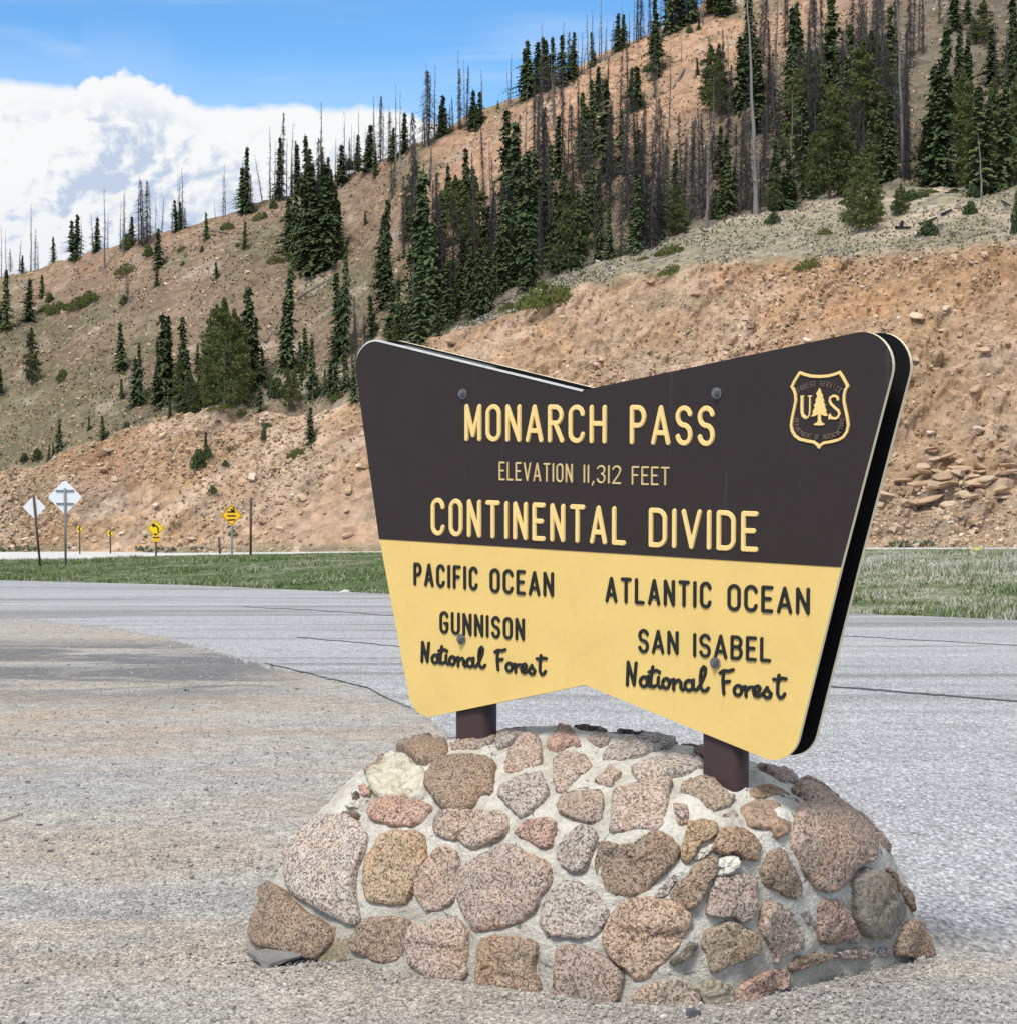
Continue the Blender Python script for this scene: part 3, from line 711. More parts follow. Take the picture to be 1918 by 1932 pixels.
K = {'S': 'spruce', 'D': 'snag', 'G': 'dead', 'P': 'pine', 'b': 'bush'}
TREES = """
3 425 520 D|12 432 515 D|20 470 512 G|37 452 508 D|42 480 512 S|58 385 508 D|66 430 505 G|72 455 506 D|102 449 497 S|145 402 487 S|139 415 487 S|153 405 482 D|175 402 476 D|182 408 473 S|188 425 470 D|196 348 500 D|203 400 468 D
232 362 480 D|227 378 468 D|236 352 470 D|250 408 460 S|244 420 462 G|262 332 460 D|268 338 462 G|272 342 460 D|278 338 462 G|283 345 460 D|294 358 492 D|298 425 500 S|305 370 440 D|290 430 470 D|338 322 434 D|334 377 436 S|346 318 434 D|343 380 433 S|350 392 432 G|324 370 440 D
424 312 412 D|420 330 414 D|407 378 415 D|465 285 408 S|457 300 404 D|460 322 404 S|473 330 402 G|497 295 388 D 0 -.16|510 243 392 D|516 270 390 D|531 215 380 G|526 262 378 S|548 235 374 D|541 262 376 D|557 265 368 G|563 275 370 S|551 300 372 D|582 262 392 S|588 290 392 S|612 195 372 D|605 232 378 D|608 280 376 G|622 300 368 S|628 320 362 S|600 320 385 S
637 280 352 D|633 262 356 D|648 212 347 D|645 275 350 S|652 292 346 G|664 236 334 D|660 260 338 G|668 250 336 D|678 206 325 D|676 255 326 S|672 270 330 G|690 240 325 D|697 238 322 S|692 255 322 S|711 182 318 D|718 182 306 G|706 210 312 D|708 285 333 S|722 200 306 D|733 200 304 D|738 210 304 G|742 240 302 S|748 155 302 D|757 170 305 D|744 290 350 G|740 300 365 G|763 213 290 S|768 235 290 G|775 212 285 D|782 230 282 D
797 217 278 D|802 205 275 D|806 120 278 D|809 135 276 G|820 126 266 D|803 190 270 D|835 180 257 S|830 200 260 S|840 205 256 S|855 182 247 G|848 195 250 G|865 94 243 D|869 130 243 G|876 115 240 D|880 125 240 G|893 170 238 S|889 190 240 S|904 142 230 D|909 128 226 D|899 195 242 S|905 170 232 S|886 200 245 G|939 187 206 S
962 100 195 D|960 130 205 D|995 78 184 S|990 92 186 S|1001 110 182 S|1008 92 175 D|1014 80 172 S|1020 45 176 D|1026 72 172 S|1032 76 170 S|1040 72 165 S|1022 100 200 G|1034 110 190 G|1050 90 165 D|1060 68 165 S|1056 85 160 G|1061 42 155 D|1070 60 152 G|1081 65 150 S|1078 90 155 S|1090 80 148 D|1096 60 142 D|1101 85 140 D|1107 25 130 D|1118 20 125 D|1112 80 128 D|1119 62 124 S|1123 85 122 D|1134 -5 118 D|1130 50 120 D|1140 40 115 D|1144 70 112 D|1152 40 105 D|1163 27 98 S|1167 55 98 S|1158 60 102 D|1174 28 92 S|1173 5 90 D|1180 40 90 D|1186 20 86 D|1195 -20 80 D|1200 -35 80 G|1204 -25 76 D|1208 -25 74 G|1214 -10 72 D|1222 10 68 D|1230 15 66 D|1229 -30 120 G|1238 -8 128 S|1235 20 126 S|1245 -30 70 D
1255 -60 62 G|1261 -70 62 S|1268 -80 58 G|1275 -75 52 G|1282 -90 50 S|1290 -80 44 G|1298 -90 42 G|1306 -95 40 S|1312 -85 36 G|1276 35 58 S|1300 40 58 b|1322 -60 40 D|1325 -40 45 D|1340 -70 24 S|1352 -60 26 S|1365 -50 28 S|1375 -60 22 S|1385 -55 15 G|1362 5 30 S|1378 5 24 b|1318 20 52 S
545 375 478 S|552 390 485 S|562 345 498 S|570 360 505 S|578 330 508 S|588 305 508 S|596 345 506 S|604 320 500 S|614 300 498 S|622 330 492 S|630 330 480 S|636 350 470 S|552 330 470 G|572 300 480 G|606 255 470 G|586 300 490 G|595 280 480 G|620 280 478 G|610 330 490 S|548 420 482 S|640 372 460 S
13 520 635 S|2 560 630 S|54 532 612 S|79 515 560 S|94 545 566 b|60 618 725 P|1 700 750 S|230 607 699 S|230 708 746 S|255 668 757 S|263 638 755 S|310 580 752 S|320 585 742 S|303 630 748 S|296 665 750 S|347 588 742 S|352 650 768 S|340 660 772 P|372 645 690 S|384 635 765 P|400 590 762 P|412 568 768 P|425 575 782 P|440 578 770 P|450 590 745 P|462 533 722 S|470 560 724 S|480 590 720 S|497 650 712 S|490 715 772 S|360 690 776 P|375 700 775 P|396 690 778 P|321 753 786 S
541 505 692 S|536 560 690 S|576 615 685 S|566 640 700 S|570 680 720 S|547 692 780 P|560 690 760 P|590 620 762 D|588 640 760 S|612 700 750 S|598 710 755 P|648 455 680 S 36|642 520 680 S|634 650 756 S|625 690 760 S|655 660 745 S|668 680 752 S|672 560 690 G|664 600 690 G|680 575 685 D|690 600 690 G|705 595 640 S|702 560 640 S|523 700 745 b|508 700 730 b
725 378 582 S 46|731 440 578 S|718 410 540 S|744 545 642 S|752 530 645 S|760 575 645 S|740 580 648 S|735 600 648 P|750 590 650 P|770 590 640 S|584 763 832 S|582 745 800 D|498 792 836 b 12|504 792 802 b 22|388 815 858 S|392 840 866 b|374 838 882 b 32|426 872 886 b 16|402 920 936 b 20|112 790 852 S|100 830 856 S|92 838 868 S|70 840 866 b|45 845 866 b|167 778 806 S|193 775 822 S|238 780 804 b|298 600 610 b|188 880 882 b|440 996 1010 b 20|8 1028 1084 b 26|-6 1036 1080 b 22|412 795 800 b 12
463 430 482 S|410 496 528 S|296 500 540 S|242 478 566 D|240 505 560 G|233 545 566 b|390 407 458 S|382 468 482 b 10|690 385 412 S|240 435 470 b|500 405 420 b|517 378 398 b|660 295 320 b|700 720 750 b|280 455 480 b|346 500 510 b 12|450 470 478 b 12
785 215 480 G|792 330 600 S|800 345 610 S|806 400 622 S|812 420 625 S|818 340 560 G|826 330 540 G|822 370 560 G|835 470 612 S|842 500 618 S|828 560 625 S|778 480 640 D|792 480 640 S|780 560 645 S|784 250 400 G|796 300 460 G|760 330 420 G|772 320 450 G|850 500 615 G|856 560 615 S
878 285 430 S|884 320 480 S|893 255 500 G|900 290 520 G|882 400 520 G|870 450 590 G|890 460 600 S|903 470 598 S|912 455 592 S|925 470 585 S|936 455 575 S|945 480 565 S|928 280 440 D|920 340 500 G|915 250 420 G|860 280 430 G|850 260 400 G|840 300 420 G|955 215 440 S|962 190 430 G|968 240 470 S|975 220 470 G|980 260 420 S|984 300 540 S|992 300 530 S|990 170 330 D|970 330 520 G|958 350 540 G|948 300 560 G
1003 150 400 G|1008 170 430 G|1015 185 430 G|1020 200 480 G|1012 300 500 S|1025 280 480 S|1030 130 380 G|1035 180 440 G|1005 360 530 S|1000 400 545 S|1018 360 530 G|1036 300 510 G|1055 350 515 S|1060 330 512 S|1070 345 510 S|1078 340 508 P|1090 350 505 S|1048 370 512 S|1066 380 510 P|1094 370 500 S|1100 185 330 S|1103 210 330 S|1096 180 350 G|1048 140 300 D|1052 160 340 G|1062 130 330 G|1070 170 320 D|1085 200 400 G|1090 160 300 G|1042 120 250 G
1125 120 205 S|1120 155 300 S|1130 375 492 S|1142 200 400 G|1150 378 488 S|1112 230 420 G|1118 260 440 G|1138 150 330 G|1144 150 340 S|1150 190 380 G|1132 330 470 G|1122 370 492 G|1168 110 300 G|1172 140 330 G|1190 118 200 S|1200 122 205 S|1205 125 205 S|1197 140 300 G|1212 170 470 G|1218 180 460 G|1222 130 450 D|1229 290 468 G|1224 330 465 S|1204 200 400 G|1238 300 455 G|1246 330 450 S|1238 60 140 S|1234 110 132 b 50|1262 80 240 D|1243 200 450 G|1252 210 440 G|1256 250 440 G|1186 250 440 G|1180 200 420 G|1192 300 475 G|1200 330 475 S|1170 340 482 G
1278 345 440 P|1270 380 444 P|1284 370 440 P|1285 45 110 D|1288 260 420 G|1298 230 430 G|1308 240 425 G|1316 103 140 S|1333 205 426 D|1328 220 400 G|1324 280 420 G|1350 82 200 P|1344 90 210 P|1358 110 220 P|1355 180 320 G|1345 200 340 G|1362 200 380 G|1365 300 412 S|1372 290 410 S|1358 330 415 S|1378 320 408 S|1378 70 250 D|1395 70 210 S|1399 60 200 S|1412 45 180 S|1416 60 190 S|1408 60 190 S|1425 -40 402 D|1420 -20 180 S|1430 10 250 G|1428 -20 180 G|1405 200 400 G|1412 220 400 G|1396 220 405 G|1388 240 405 G|1418 330 402 G|1424 340 400 G|1434 300 400 G|1340 350 418 G|1348 360 416 S
1452 40 200 G|1458 -30 220 D|1446 90 230 G|1460 130 240 G|1462 270 398 G|1470 260 395 S|1478 280 392 G|1486 290 390 S|1494 300 388 G|1500 330 385 S|1460 300 396 S|1450 310 395 G|1440 200 390 G|1476 200 300 G|1494 20 180 S|1503 10 150 S|1498 40 250 S|1490 90 260 S|1508 60 200 S|1510 90 300 G|1518 60 350 G|1524 70 370 G|1514 200 376 G|1504 180 300 G|1530 -30 330 G|1538 -20 340 G|1545 -10 300 G|1534 150 350 G|1552 -30 200 G|1560 -20 180 S|1568 -30 170 G|1480 -30 90 G|1438 -30 120 G|1442 150 330 G|1468 190 380 G
1565 185 372 P 110|1545 230 368 P 60|1588 215 366 P 60|1530 260 372 P 50|1600 250 366 P 50|1575 100 220 S|1582 60 200 G|1590 40 190 G|1600 -30 180 G|1604 60 240 S|1610 -10 260 G|1618 -30 280 G|1624 20 250 G|1630 -20 240 D|1636 -30 260 G|1642 -10 230 G|1648 -40 240 G|1655 0 220 G|1660 -30 200 G|1668 10 250 G|1614 160 300 G|1630 180 300 G|1596 130 260 G
1620 278 438 P 84|1608 330 420 P 50|1650 335 418 P 44|1640 345 420 P 40|1634 225 348 S|1645 215 345 S|1656 205 342 P|1664 190 340 S|1672 180 342 S|1680 200 340 S|1650 250 345 P|1626 240 350 G|1690 360 405 P|1698 342 402 P 36|1706 350 380 P|1720 352 376 b 40|1742 358 372 b 30|1705 -40 332 D|1700 -10 300 G|1710 100 332 G|1716 60 330 G|1698 130 280 G|1704 240 335 G|1712 230 335 G|1692 -30 160 G|1682 -20 150 G|1678 20 180 S|1722 -20 110 G|1732 -20 105 G|1740 -10 110 G|1690 130 260 G
1765 55 350 S 92|1758 120 345 S|1772 130 348 S|1752 180 342 S|1745 220 340 S|1782 200 346 S|1812 42 210 S 44|1820 60 200 S|1806 90 230 S|1828 110 250 S|1815 130 290 P|1800 200 300 P|1790 150 260 S|1794 -20 60 S|1800 -10 75 S|1770 -20 60 G|1822 -5 60 S|1850 20 100 P 60|1836 50 100 P|1868 0 160 G|1874 -30 150 D|1880 60 170 G|1850 158 366 S 70|1862 190 362 S|1842 220 360 P|1852 250 388 D|1836 260 350 P|1872 150 340 P|1866 175 345 S|1892 150 354 S|1900 160 350 P 60|1910 140 352 P|1918 170 350 P|1906 30 160 S|1898 60 170 G|1910 -20 130 S|1920 10 150 S|1928 60 200 S|1884 230 352 S|1888 180 340 P|1824 240 330 S|1810 270 345 P|1920 340 440 b 30
1460 393 418 b 36|1460 372 400 S|1752 405 440 b 42|1828 376 406 b 30|1835 340 372 b|1590 372 382 b 20|1800 352 362 b 30
"""
MATS = """1265 455 476 66|1270 489 510 60|1533 468 490 70|1030 520 575 120|1060 525 548 60|1555 424 438 34|1100 505 512 20|110 560 586 50|90 570 586 36|150 545 572 60|170 535 560 46|240 482 505 54|492 405 420 34|430 425 440 30|520 482 496 36|430 700 712 30|345 705 720 34|120 690 715 30|560 842 862 40|960 562 578 40|420 770 782 60|455 762 776 40|640 745 760 40|1215 480 486 30|345 460 470 24|540 408 420 26|1745 350 362 60|1700 375 392 40"""
rk = random.Random(5)
for s_ in TREES.replace('\n', '|').split('|'):
    q = s_.split()
    if len(q) < 4: continue
    if q[3] == 'G' and float(q[0]) > 760 and float(q[2]) - skyline(float(q[0])) > 40 and rk.random() < .25: q[3] = rk.choice('SSSP'); q[1] = str(float(q[1])*.65+float(q[2])*.35) if float(q[2]) > 150 else q[1]
    plant(float(q[0]), float(q[1]), float(q[2]), K[q[3]], float(q[4]) if len(q) > 4 and float(q[4]) > 0 else None, lean=float(q[5]) if len(q) > 5 else 0.)
for s_ in MATS.split('|'):
    q = [float(a) for a in s_.split()]; plant(q[0], q[1], q[2]+2, 'mat', q[3])
hand = list(tree_list)
# the packed dead stand between the hand-placed trees
for _ in range(85):
    u = random.uniform(760, 1740); lo = cutline(u)-4; hi_ = skyline(u)+90
    t = random.random()**1.3; vb_ = lo*(1-t)+hi_*t
    bare = 1 if (u < 1020 and vb_ < 340) else 0
    if bare and random.random() < .8: continue
    if 1180 < u < 1330 and vb_ < 330 and random.random() < .85: continue
    h_ = random.uniform(90, 190)*(1.15-.35*t)
    kd = random.choice(['dead']*12+['snag']*3+['spruce']*5)
    if kd == 'spruce': h_ *= .6
    plant(u, vb_-h_, vb_, kd)
hand = list(tree_list)


ORD = ['first', 'second', 'third', 'fourth', 'fifth', 'sixth', 'seventh', 'eighth', 'ninth', 'tenth', 'eleventh', 'twelfth', 'thirteenth', 'fourteenth', 'fifteenth', 'sixteenth', 'seventeenth', 'eighteenth', 'nineteenth', 'twentieth', 'twenty-first', 'twenty-second', 'twenty-third', 'twenty-fourth', 'twenty-fifth', 'twenty-sixth', 'twenty-seventh', 'twenty-eighth', 'twenty-ninth', 'thirtieth']
def zone(u, vb):
    sky_ = vb - skyline(u) < 16
    if sky_:
        for lim, nm in ((120, 'on the lowest end of the ridge'), (215, 'on the ridge below the cloud shadow'), (315, 'on the ridge under the tall cloud'), (440, 'on the ridge past the cloud'), (530, 'in the ridge clump left of the big dark grove'),
                        (640, 'on the ridge over the dark grove'), (700, 'on the ridge above the white cloud gap'), (790, 'in the ridge row before the blue sky'), (850, 'at the white cloud end on the ridge'), (950, 'on the ridge beyond the cloud end'), (1045, 'in the dark clump high on the ridge'),
                        (1125, 'on the high ridge beside the bare orange slope'), (1190, 'along the steep ridge under blue sky'), (1250, 'near the top of the visible ridge'), (1400, 'at the very top of the ridge')):
            if u < lim: return nm
    if vb > cutline(u)+1:
        if u > 1560 and vb < 450: return 'on the grassy bench at right'
        if u > 850: return 'on the bench above the rock cut'
        return 'growing on the rock cut'
    if 535 < u < 645 and vb < 515: return 'in the dark grove below the ridge'
    if u < 280: return 'on the open slope at far left'
    if u < 530: return 'in the group above the yellow road signs' if vb > 560 else 'high on the open brown slope'
    if u < 700: return 'just left of the big sign'
    if u < 860: return 'above the sign top left corner'
    lv = 'high' if vb < 290 else ('midway' if vb < 405 else 'low')
    for lim, nm in ((960, 'above the letter N of MONARCH'), (1060, 'above the letters AR'), (1160, 'above the letters CH'), (1260, 'above the letters PA'), (1370, 'above the letters SS'), (1470, 'right of the bare orange strip'), (1560, 'above the shield left edge'), (1630, 'above the shield'), (1730, 'above the sign right corner'), (1800, 'around the tallest right spruce'), (2100, 'near the right edge')):
        if u < lim: return '%s on the slope %s' % (lv, nm)
KW = {'spruce': 'green spruce', 'pine': 'olive pine', 'dead': 'grey dead spruce', 'snag': 'bare pale snag', 'bush': 'small green sapling', 'mat': 'low spreading juniper'}
zs = {}
for (u, vt, vb_, kd, o) in hand: zs.setdefault((kd, zone(u, vb_)), []).append((u, vt, vb_, o))
for (kd, zn), L in zs.items():
    L.sort(key=lambda a: a[0])
    for i, (u, vt, vb_, o) in enumerate(L):
        o['label'] = (KW[kd]+' '+zn) if len(L) == 1 else ('%s, %s from left, %s' % (KW[kd], ORD[i], zn) if i < 30 else '%s at right end %s' % (KW[kd], zn))
        o['group'] = {'spruce': 'green spruces on the mountainside', 'pine': 'olive pines on the mountainside', 'dead': 'grey dead spruces on the mountainside', 'snag': 'bare snags on the mountainside', 'bush': 'small saplings on the slopes', 'mat': 'low junipers on the slopes'}[kd]

# fallen logs on the hillside
def log(u0, v0, u1, v1, r, label, m=None):
    p0 = posB(np.array([float(u0)]), np.array([float(v0)]))[0]+[0, 0, .25]; p1 = posB(np.array([float(u1)]), np.array([float(v1)]))[0]+[0, 0, .25]
    V, Fc = tube(p0-p0, p1-p0, r, r*.5, 7); me = mesh('log', V, Fc, [m or M_SNAG], True); set_rnd(me, np.full(len(V), .9))
    obj('fallen_log', me, None, tuple(p0), label=label, category='log', group='fallen logs on the hillside')
log(1290, 128, 1268, 160, .16, 'pale fallen log lying on the bare orange slope above the letters SS')
log(400, 442, 428, 452, .18, 'short pale fallen log just below the ridge left of the grove')
log(560, 556, 640, 510, .16, 'long grey fallen log pointing up to the dark grove')
log(500, 640, 548, 566, .10, 'thin weathered log lower on the same brown slope')
log(250, 790, 275, 776, .12, 'small grey log on the grassy slope at far left')

# ------------------------------------------------------------------ rocks large enough to tell apart
def boulder(P, sx_, sy_, sz_, rz, tilt, seed, name, label, cat, group=None, m=None, facets=1.0, rnd=.5):
    r = np.random.default_rng(seed)
    import bmesh
    bm = bmesh.new(); bmesh.ops.create_icosphere(bm, subdivisions=2, radius=1.25)
    pl = [(lambda d: (d/np.linalg.norm(d), r.uniform(.50, .78)))(r.normal(0, 1, 3)) for _ in range(7)]+[(np.array([0, 0, 1.]), .7), (np.array([0, -1., .1]), .75)]
    V = []
    for v in bm.verts:
        c = np.array(v.co)
        for d, k in pl:
            s = c@d
            if s > k: c = c - d*(s-k)
        c = c*(1+.02*r.normal()); V.append(c)
    Fc = [tuple(v.index for v in f.verts) for f in bm.faces]; bm.free()
    V = np.array(V)*[sx_, sy_, sz_]
    me = mesh(name, V, Fc, [m or M_SCREE]); set_rnd(me, np.full(len(V), rnd))
    o = obj(name, me, None, tuple(P), label=label, category=cat)
    o.rotation_euler = (tilt, r.normal(0, .15), rz)
    if group: o['group'] = group
    return o
OUT = [(1706,893,34,11,'broad'),(1738,885,24,10,'split'),(1770,907,24,12,'wedge shaped'),(1800,898,26,8,'flat'),(1832,903,24,7,'pale flat'),(1868,898,26,7,'long flat'),(1815,925,20,8,'tilted'),(1790,938,20,9,'lowest tilted'),(1755,925,16,10,'blocky'),(1728,918,14,9,'squat'),
       (1668,905,12,9,'small blocky'),(1645,925,10,9,'lone rounded'),(1850,925,18,8,'tan'),(1890,915,22,8,'outermost'),(1700,950,10,7,'lone pinkish'),(1716,870,16,6,'thin upper'),(1850,872,24,6,'highest flat'),(1668,862,14,6,'narrow'),(1805,872,12,6,'stubby')]
for i, (u, v, a, b, nm) in enumerate(OUT):
    P = posA(np.array([float(u)]), np.array([float(v)]))[0]; d = P[1]; P = P+[0, -.40, .05]
    boulder(P, a/2*d/F*1.55, a/2*d/F*1.1, b/2*d/F*2.0, random.uniform(-.5, .5), random.uniform(-.35, .05), 300+i, 'ledge_rock', nm+' rock slab in the ledge right of the sign', 'rock', 'ledge slabs right of the sign', rnd=random.uniform(.35, .85))
bl_ = []
for i in range(30):
    u, v = random.gauss(1790, 70), random.gauss(905, 26); P = posA(np.array([u]), np.array([v]))[0]+[0, -.3, .02]; s = random.uniform(.18, .42)
    boulder(P, s*1.6, s*1.1, s*random.uniform(.3, .5), random.uniform(-.6, .6), random.uniform(-.4, .1), 700+i, 'ledge_rock', 'smaller tan slab piled among the ledge rocks right of the sign', 'rock', 'smaller slabs piled in the ledge', rnd=random.uniform(.2, .75))
for i in range(110):
    u = random.uniform(20, 1910); vb, vr = float(botline(u)), float(rockline(u)); t = random.random(); v = vb*(1-t*.97)+vr*t*.97 - 4
    if 690 < u < 1700 and v > 700 : continue
    P = posA(np.array([u]), np.array([v]))[0]+[0, -.12, .02]; s = random.uniform(.14, .32)
    bo_ = boulder(P, s*random.uniform(.9, 1.5), s, s*random.uniform(.45, .8), random.uniform(0, 3), random.uniform(-.3, .3), 400+i, 'boulder', 'tan angular boulder half sunk in the bare rock cut', 'boulder', 'boulders half sunk in the rock cut', rnd=random.uniform(.3, 1.))
    bl_.append((u, 'low' if t < .34 else ('midway' if t < .67 else 'high'), 'left of the curve sign' if u < 294 else ('between curve sign and big sign' if u < 900 else ('above the big sign' if u < 1660 else 'right of the big sign')), bo_))
for key in sorted(set((b, c) for _, b, c, _ in bl_)):
    L = sorted([q for q in bl_ if (q[1], q[2]) == key], key=lambda q: q[0])
    for i, q in enumerate(L): q[3]['label'] = 'tan boulder %s on the cut, %s from left %s' % (key[0], ORD[min(i, 19)], key[1])
for i, (u, v, a, b, lab) in enumerate([(1737,402,16,10,'pale grey boulder on the bench beside the dark pine'),(1795,362,30,6,'long white boulder on the grass under the big spruce'),(1757,395,26,14,'grey brush covered boulder right of the pale boulder'),(1775,408,14,7,'small grey boulder in front of the brushy one'),(1240,392,20,8,'white rock between dead trunks above the word PASS')]):
    fn = posA if v > cutline(u) else posB
    P = fn(np.array([float(u)]), np.array([float(v)]))[0]; d = P[1]
    boulder(P, a/2*d/F, a/2*d/F*.8, b/2*d/F, 0, 0, 900+i, 'bench_boulder', lab, 'boulder', m=M_GREYROCK, rnd=.95)
M_CHAR = m_plain('charred_wood', (.018, .018, .020), .8, .4, 4)
for i, (u, v, u1, v1, r, lab) in enumerate([(1690,430,1730,430,.16,'black charred log lying left of the small bench sapling'),(1699,412,1700,430,.20,'black charred stump on the grassy bench'),(1735,424,1780,412,.12,'thin charred branch behind the small bench sapling'),(1775,412,1800,402,.16,'black charred log ending right of the grey boulders'),(1890,385,1912,394,.12,'dark charred branch at the right edge of the bench')]):
    p0 = posA(np.array([float(u)]), np.array([float(v)]))[0]+[0, 0, .15]; p1 = posA(np.array([float(u1)]), np.array([float(v1)]))[0]+[0, 0, .15]
    if i == 1: p0, p1 = p1, p1+np.array([.12, 0, .5])
    r *= .62; p1 = p0+(p1-p0)*(.7 if i != 1 else .8)
    V, Fc = tube(p0-p0, p1-p0, r, r*.7, 7)
    obj('charred_log' if i != 1 else 'charred_stump', mesh('char', V, Fc, [M_CHAR]), None, tuple(p0), label=lab, category='log' if i != 1 else 'stump')

# ------------------------------------------------------------------ pebbles on the lot
def pebbles():
    n = 42000
    v = 1020 + (1932-1020)*rng.uniform(.12, 1.15, n)**1.0; u = rng.uniform(-60, 1980, n)
    k = v > np.vectorize(lambda a: 0)(u) + a_near(u)-3; u, v = u[k], v[k]; P = ground_at(u, v); n = len(P)
    cl = fbm(P[:, 0]*1.3, P[:, 1]*1.8, 0, 3); k = rng.random(n) < .3+.7*sm(cl, -.3, .3); P = P[k]; n = len(P)
    s = np.clip(np.exp(rng.normal(-5.55, .45, n))*(.75+P[:, 1]*.045), .0022, .022)
    P[:, 2] += s*.15 - .002
    V, f = rock_blob(n, P, s, .55, 8)
    me = mesh('pebbles', V, f, [M_PEB]); rr = rng.random(n)*.60+.34; rr[rng.random(n) < .03] = 1.0; rr[rng.random(n) < .02] = 0; set_rnd(me, np.repeat(rr, 8))
    obj('loose_gravel', me, kind='stuff', category='gravel', label='loose small stones strewn over the dirt lot')
pebbles()
def foot_debris():
    n = 5200; a = rng.uniform(0, 2*np.pi, n); ln, dp = 1.13, .84; ex = rng.normal(0, .05, n)+.02
    lx = np.sign(np.cos(a))*np.abs(np.cos(a))**.55*(ln+ex)-.03; ly = np.sign(np.sin(a))*np.abs(np.sin(a))**.55*(dp+ex)+.02
    A_ = math.radians(38.5); e1 = np.array([math.cos(A_), -math.sin(A_)]); e2 = np.array([math.sin(A_), math.cos(A_)]); c = np.array([.33, 7.81])
    XY = c+lx[:, None]*e1+ly[:, None]*e2; P = np.stack([XY[:, 0], XY[:, 1], -SLOPE*XY[:, 1]], -1)
    s = np.clip(np.exp(rng.normal(-5.5, .5, n)), .002, .016); P[:, 2] += s*.3
    V, f = rock_blob(n, P, s, .6, 9); me = mesh('foot_debris', V, f, [M_PEB]); set_rnd(me, np.repeat(rng.random(n)*.55+.4, 8))
    obj('crumbled_gravel', me, kind='stuff', category='gravel', label='crumbled stone and mortar bits along the foot of the pedestal')
foot_debris()
def on_ground(u, v, lift=0.): p = ground_at(float(u), float(v)); return np.array([p[0], p[1], p[2]+lift])
M_DSTONE = m_plain('dark_stone', (.10, .105, .11), .9, .3, 20)
M_WSTONE = m_plain('white_stone', (.62, .60, .56), .85, .2, 30, bmp=.5)
for i, (u, v, a, b, mt, lab) in enumerate([(75,1556,12,4,M_DSTONE,'flat dark stone on the dirt at far left'),(1321,1895,10,9,M_WSTONE,'small white stone at the near corner of the pedestal'),(1250,1918,22,9,M_WSTONE,'whitish flat stone on gravel in front of the pedestal'),
        (354,1280+22,13,3,M_DSTONE,'small dark chip on the damp patch of the lot'),(560,1280+20,10,3,M_DSTONE,'dark chip beside the damp patch nearer the asphalt'),(1420,1905,9,5,M_WSTONE,'pale chip under the red stone of the pedestal'),(148,1580,5,4,M_DSTONE,'tiny dark stone right of the flat dark stone'),(215,1618,5,3,M_DSTONE,'tiny grey stone on the bare sandy band')]):
    P = on_ground(u, v); d = P[1]
    boulder(P, a/2*d/F, a/2*d/F, b/2*d/F*1.2, random.random(), 0, 950+i, 'loose_stone', lab, 'stone', m=mt)
p0, p1 = on_ground(-8, 1552, .004), on_ground(42, 1538, .006)
V, Fc = tube(p0-p0, p1-p0, .006, .004, 6); M_TWIG = m_plain('dry_twig', (.42, .34, .25), .8, .2, 30)
obj('dry_twig', mesh('twig', V, Fc, [M_TWIG], True), None, tuple(p0), label='pale dry twig on the dirt at the left edge', category='twig')

# ------------------------------------------------------------------ the stone pedestal
ANG = math.radians(38.5); E1 = np.array([math.cos(ANG), -math.sin(ANG), 0]); E2 = np.array([math.sin(ANG), math.cos(ANG), 0]); EZ = np.array([0, 0, 1.])
D0 = 7.75
SC = np.array([at(1100., 740., D0)[0], D0, CAMZ])            # point of the front face on the notch line
BC = SC + E2*.075; BC[2] = 0; BZ = gz(0, BC[1])
def catmull(pts, n):
    pts = np.asarray(pts, float); m = len(pts); out = []
    d = np.linalg.norm(np.roll(pts, -1, 0)-pts, axis=1); s = np.concatenate([[0], np.cumsum(d)]); L = s[-1]
    for t in np.linspace(0, L, n, endpoint=False):
        i = min(np.searchsorted(s, t, 'right')-1, m-1); f = (t-s[i])/d[i]
        p0, p1, p2, p3 = pts[(i-1) % m], pts[i], pts[(i+1) % m], pts[(i+2) % m]
        out.append(.5*((2*p1)+(-p0+p2)*f+(2*p0-5*p1+4*p2-p3)*f*f+(-p0+3*p1-3*p2+p3)*f**3))
    return np.array(out)
RINGS = [
 (-.25, [(-1.16,-.76),(-.75,-.84),(-.1,-.76),(.45,-.68),(.84,-.47),(.97,.05),(1.06,.6),(.95,.85),(0,.9),(-.95,.9),(-1.2,.3)]),
 (0.0, [(-1.12,-.74),(-.75,-.80),(-.1,-.72),(.45,-.65),(.82,-.45),(.95,.05),(1.04,.6),(.92,.82),(0,.86),(-.92,.86),(-1.16,.25)]),
 (.33, [(-1.12,-.52),(-.75,-.66),(-.1,-.62),(.45,-.57),(.80,-.40),(.94,.03),(1.0,.5),(.86,.72),(0,.76),(-.9,.75),(-1.15,.2)]),
 (.56, [(-1.06,-.30),(-.72,-.50),(-.1,-.50),(.45,-.47),(.76,-.34),(.92,.05),(.93,.36),(.75,.56),(0,.60),(-.8,.58),(-1.08,.15)]),
 (.68, [(-.93,-.14),(-.6,-.33),(-.1,-.36),(.4,-.34),(.66,-.25),(.78,.07),(.76,.30),(.6,.48),(0,.53),(-.65,.48),(-.94,.16)]),
 (.785, [(-.55,.04),(-.35,-.05),(-.05,-.08),(.25,-.06),(.42,-.01),(.5,.10),(.48,.20),(.35,.28),(0,.32),(-.35,.3),(-.55,.15)]),
 (.83, [(-.1,.13),(-.06,.10),(0,.09),(.05,.10),(.08,.11),(.1,.13),(.08,.15),(.05,.17),(0,.17),(-.06,.16),(-.1,.14)])]
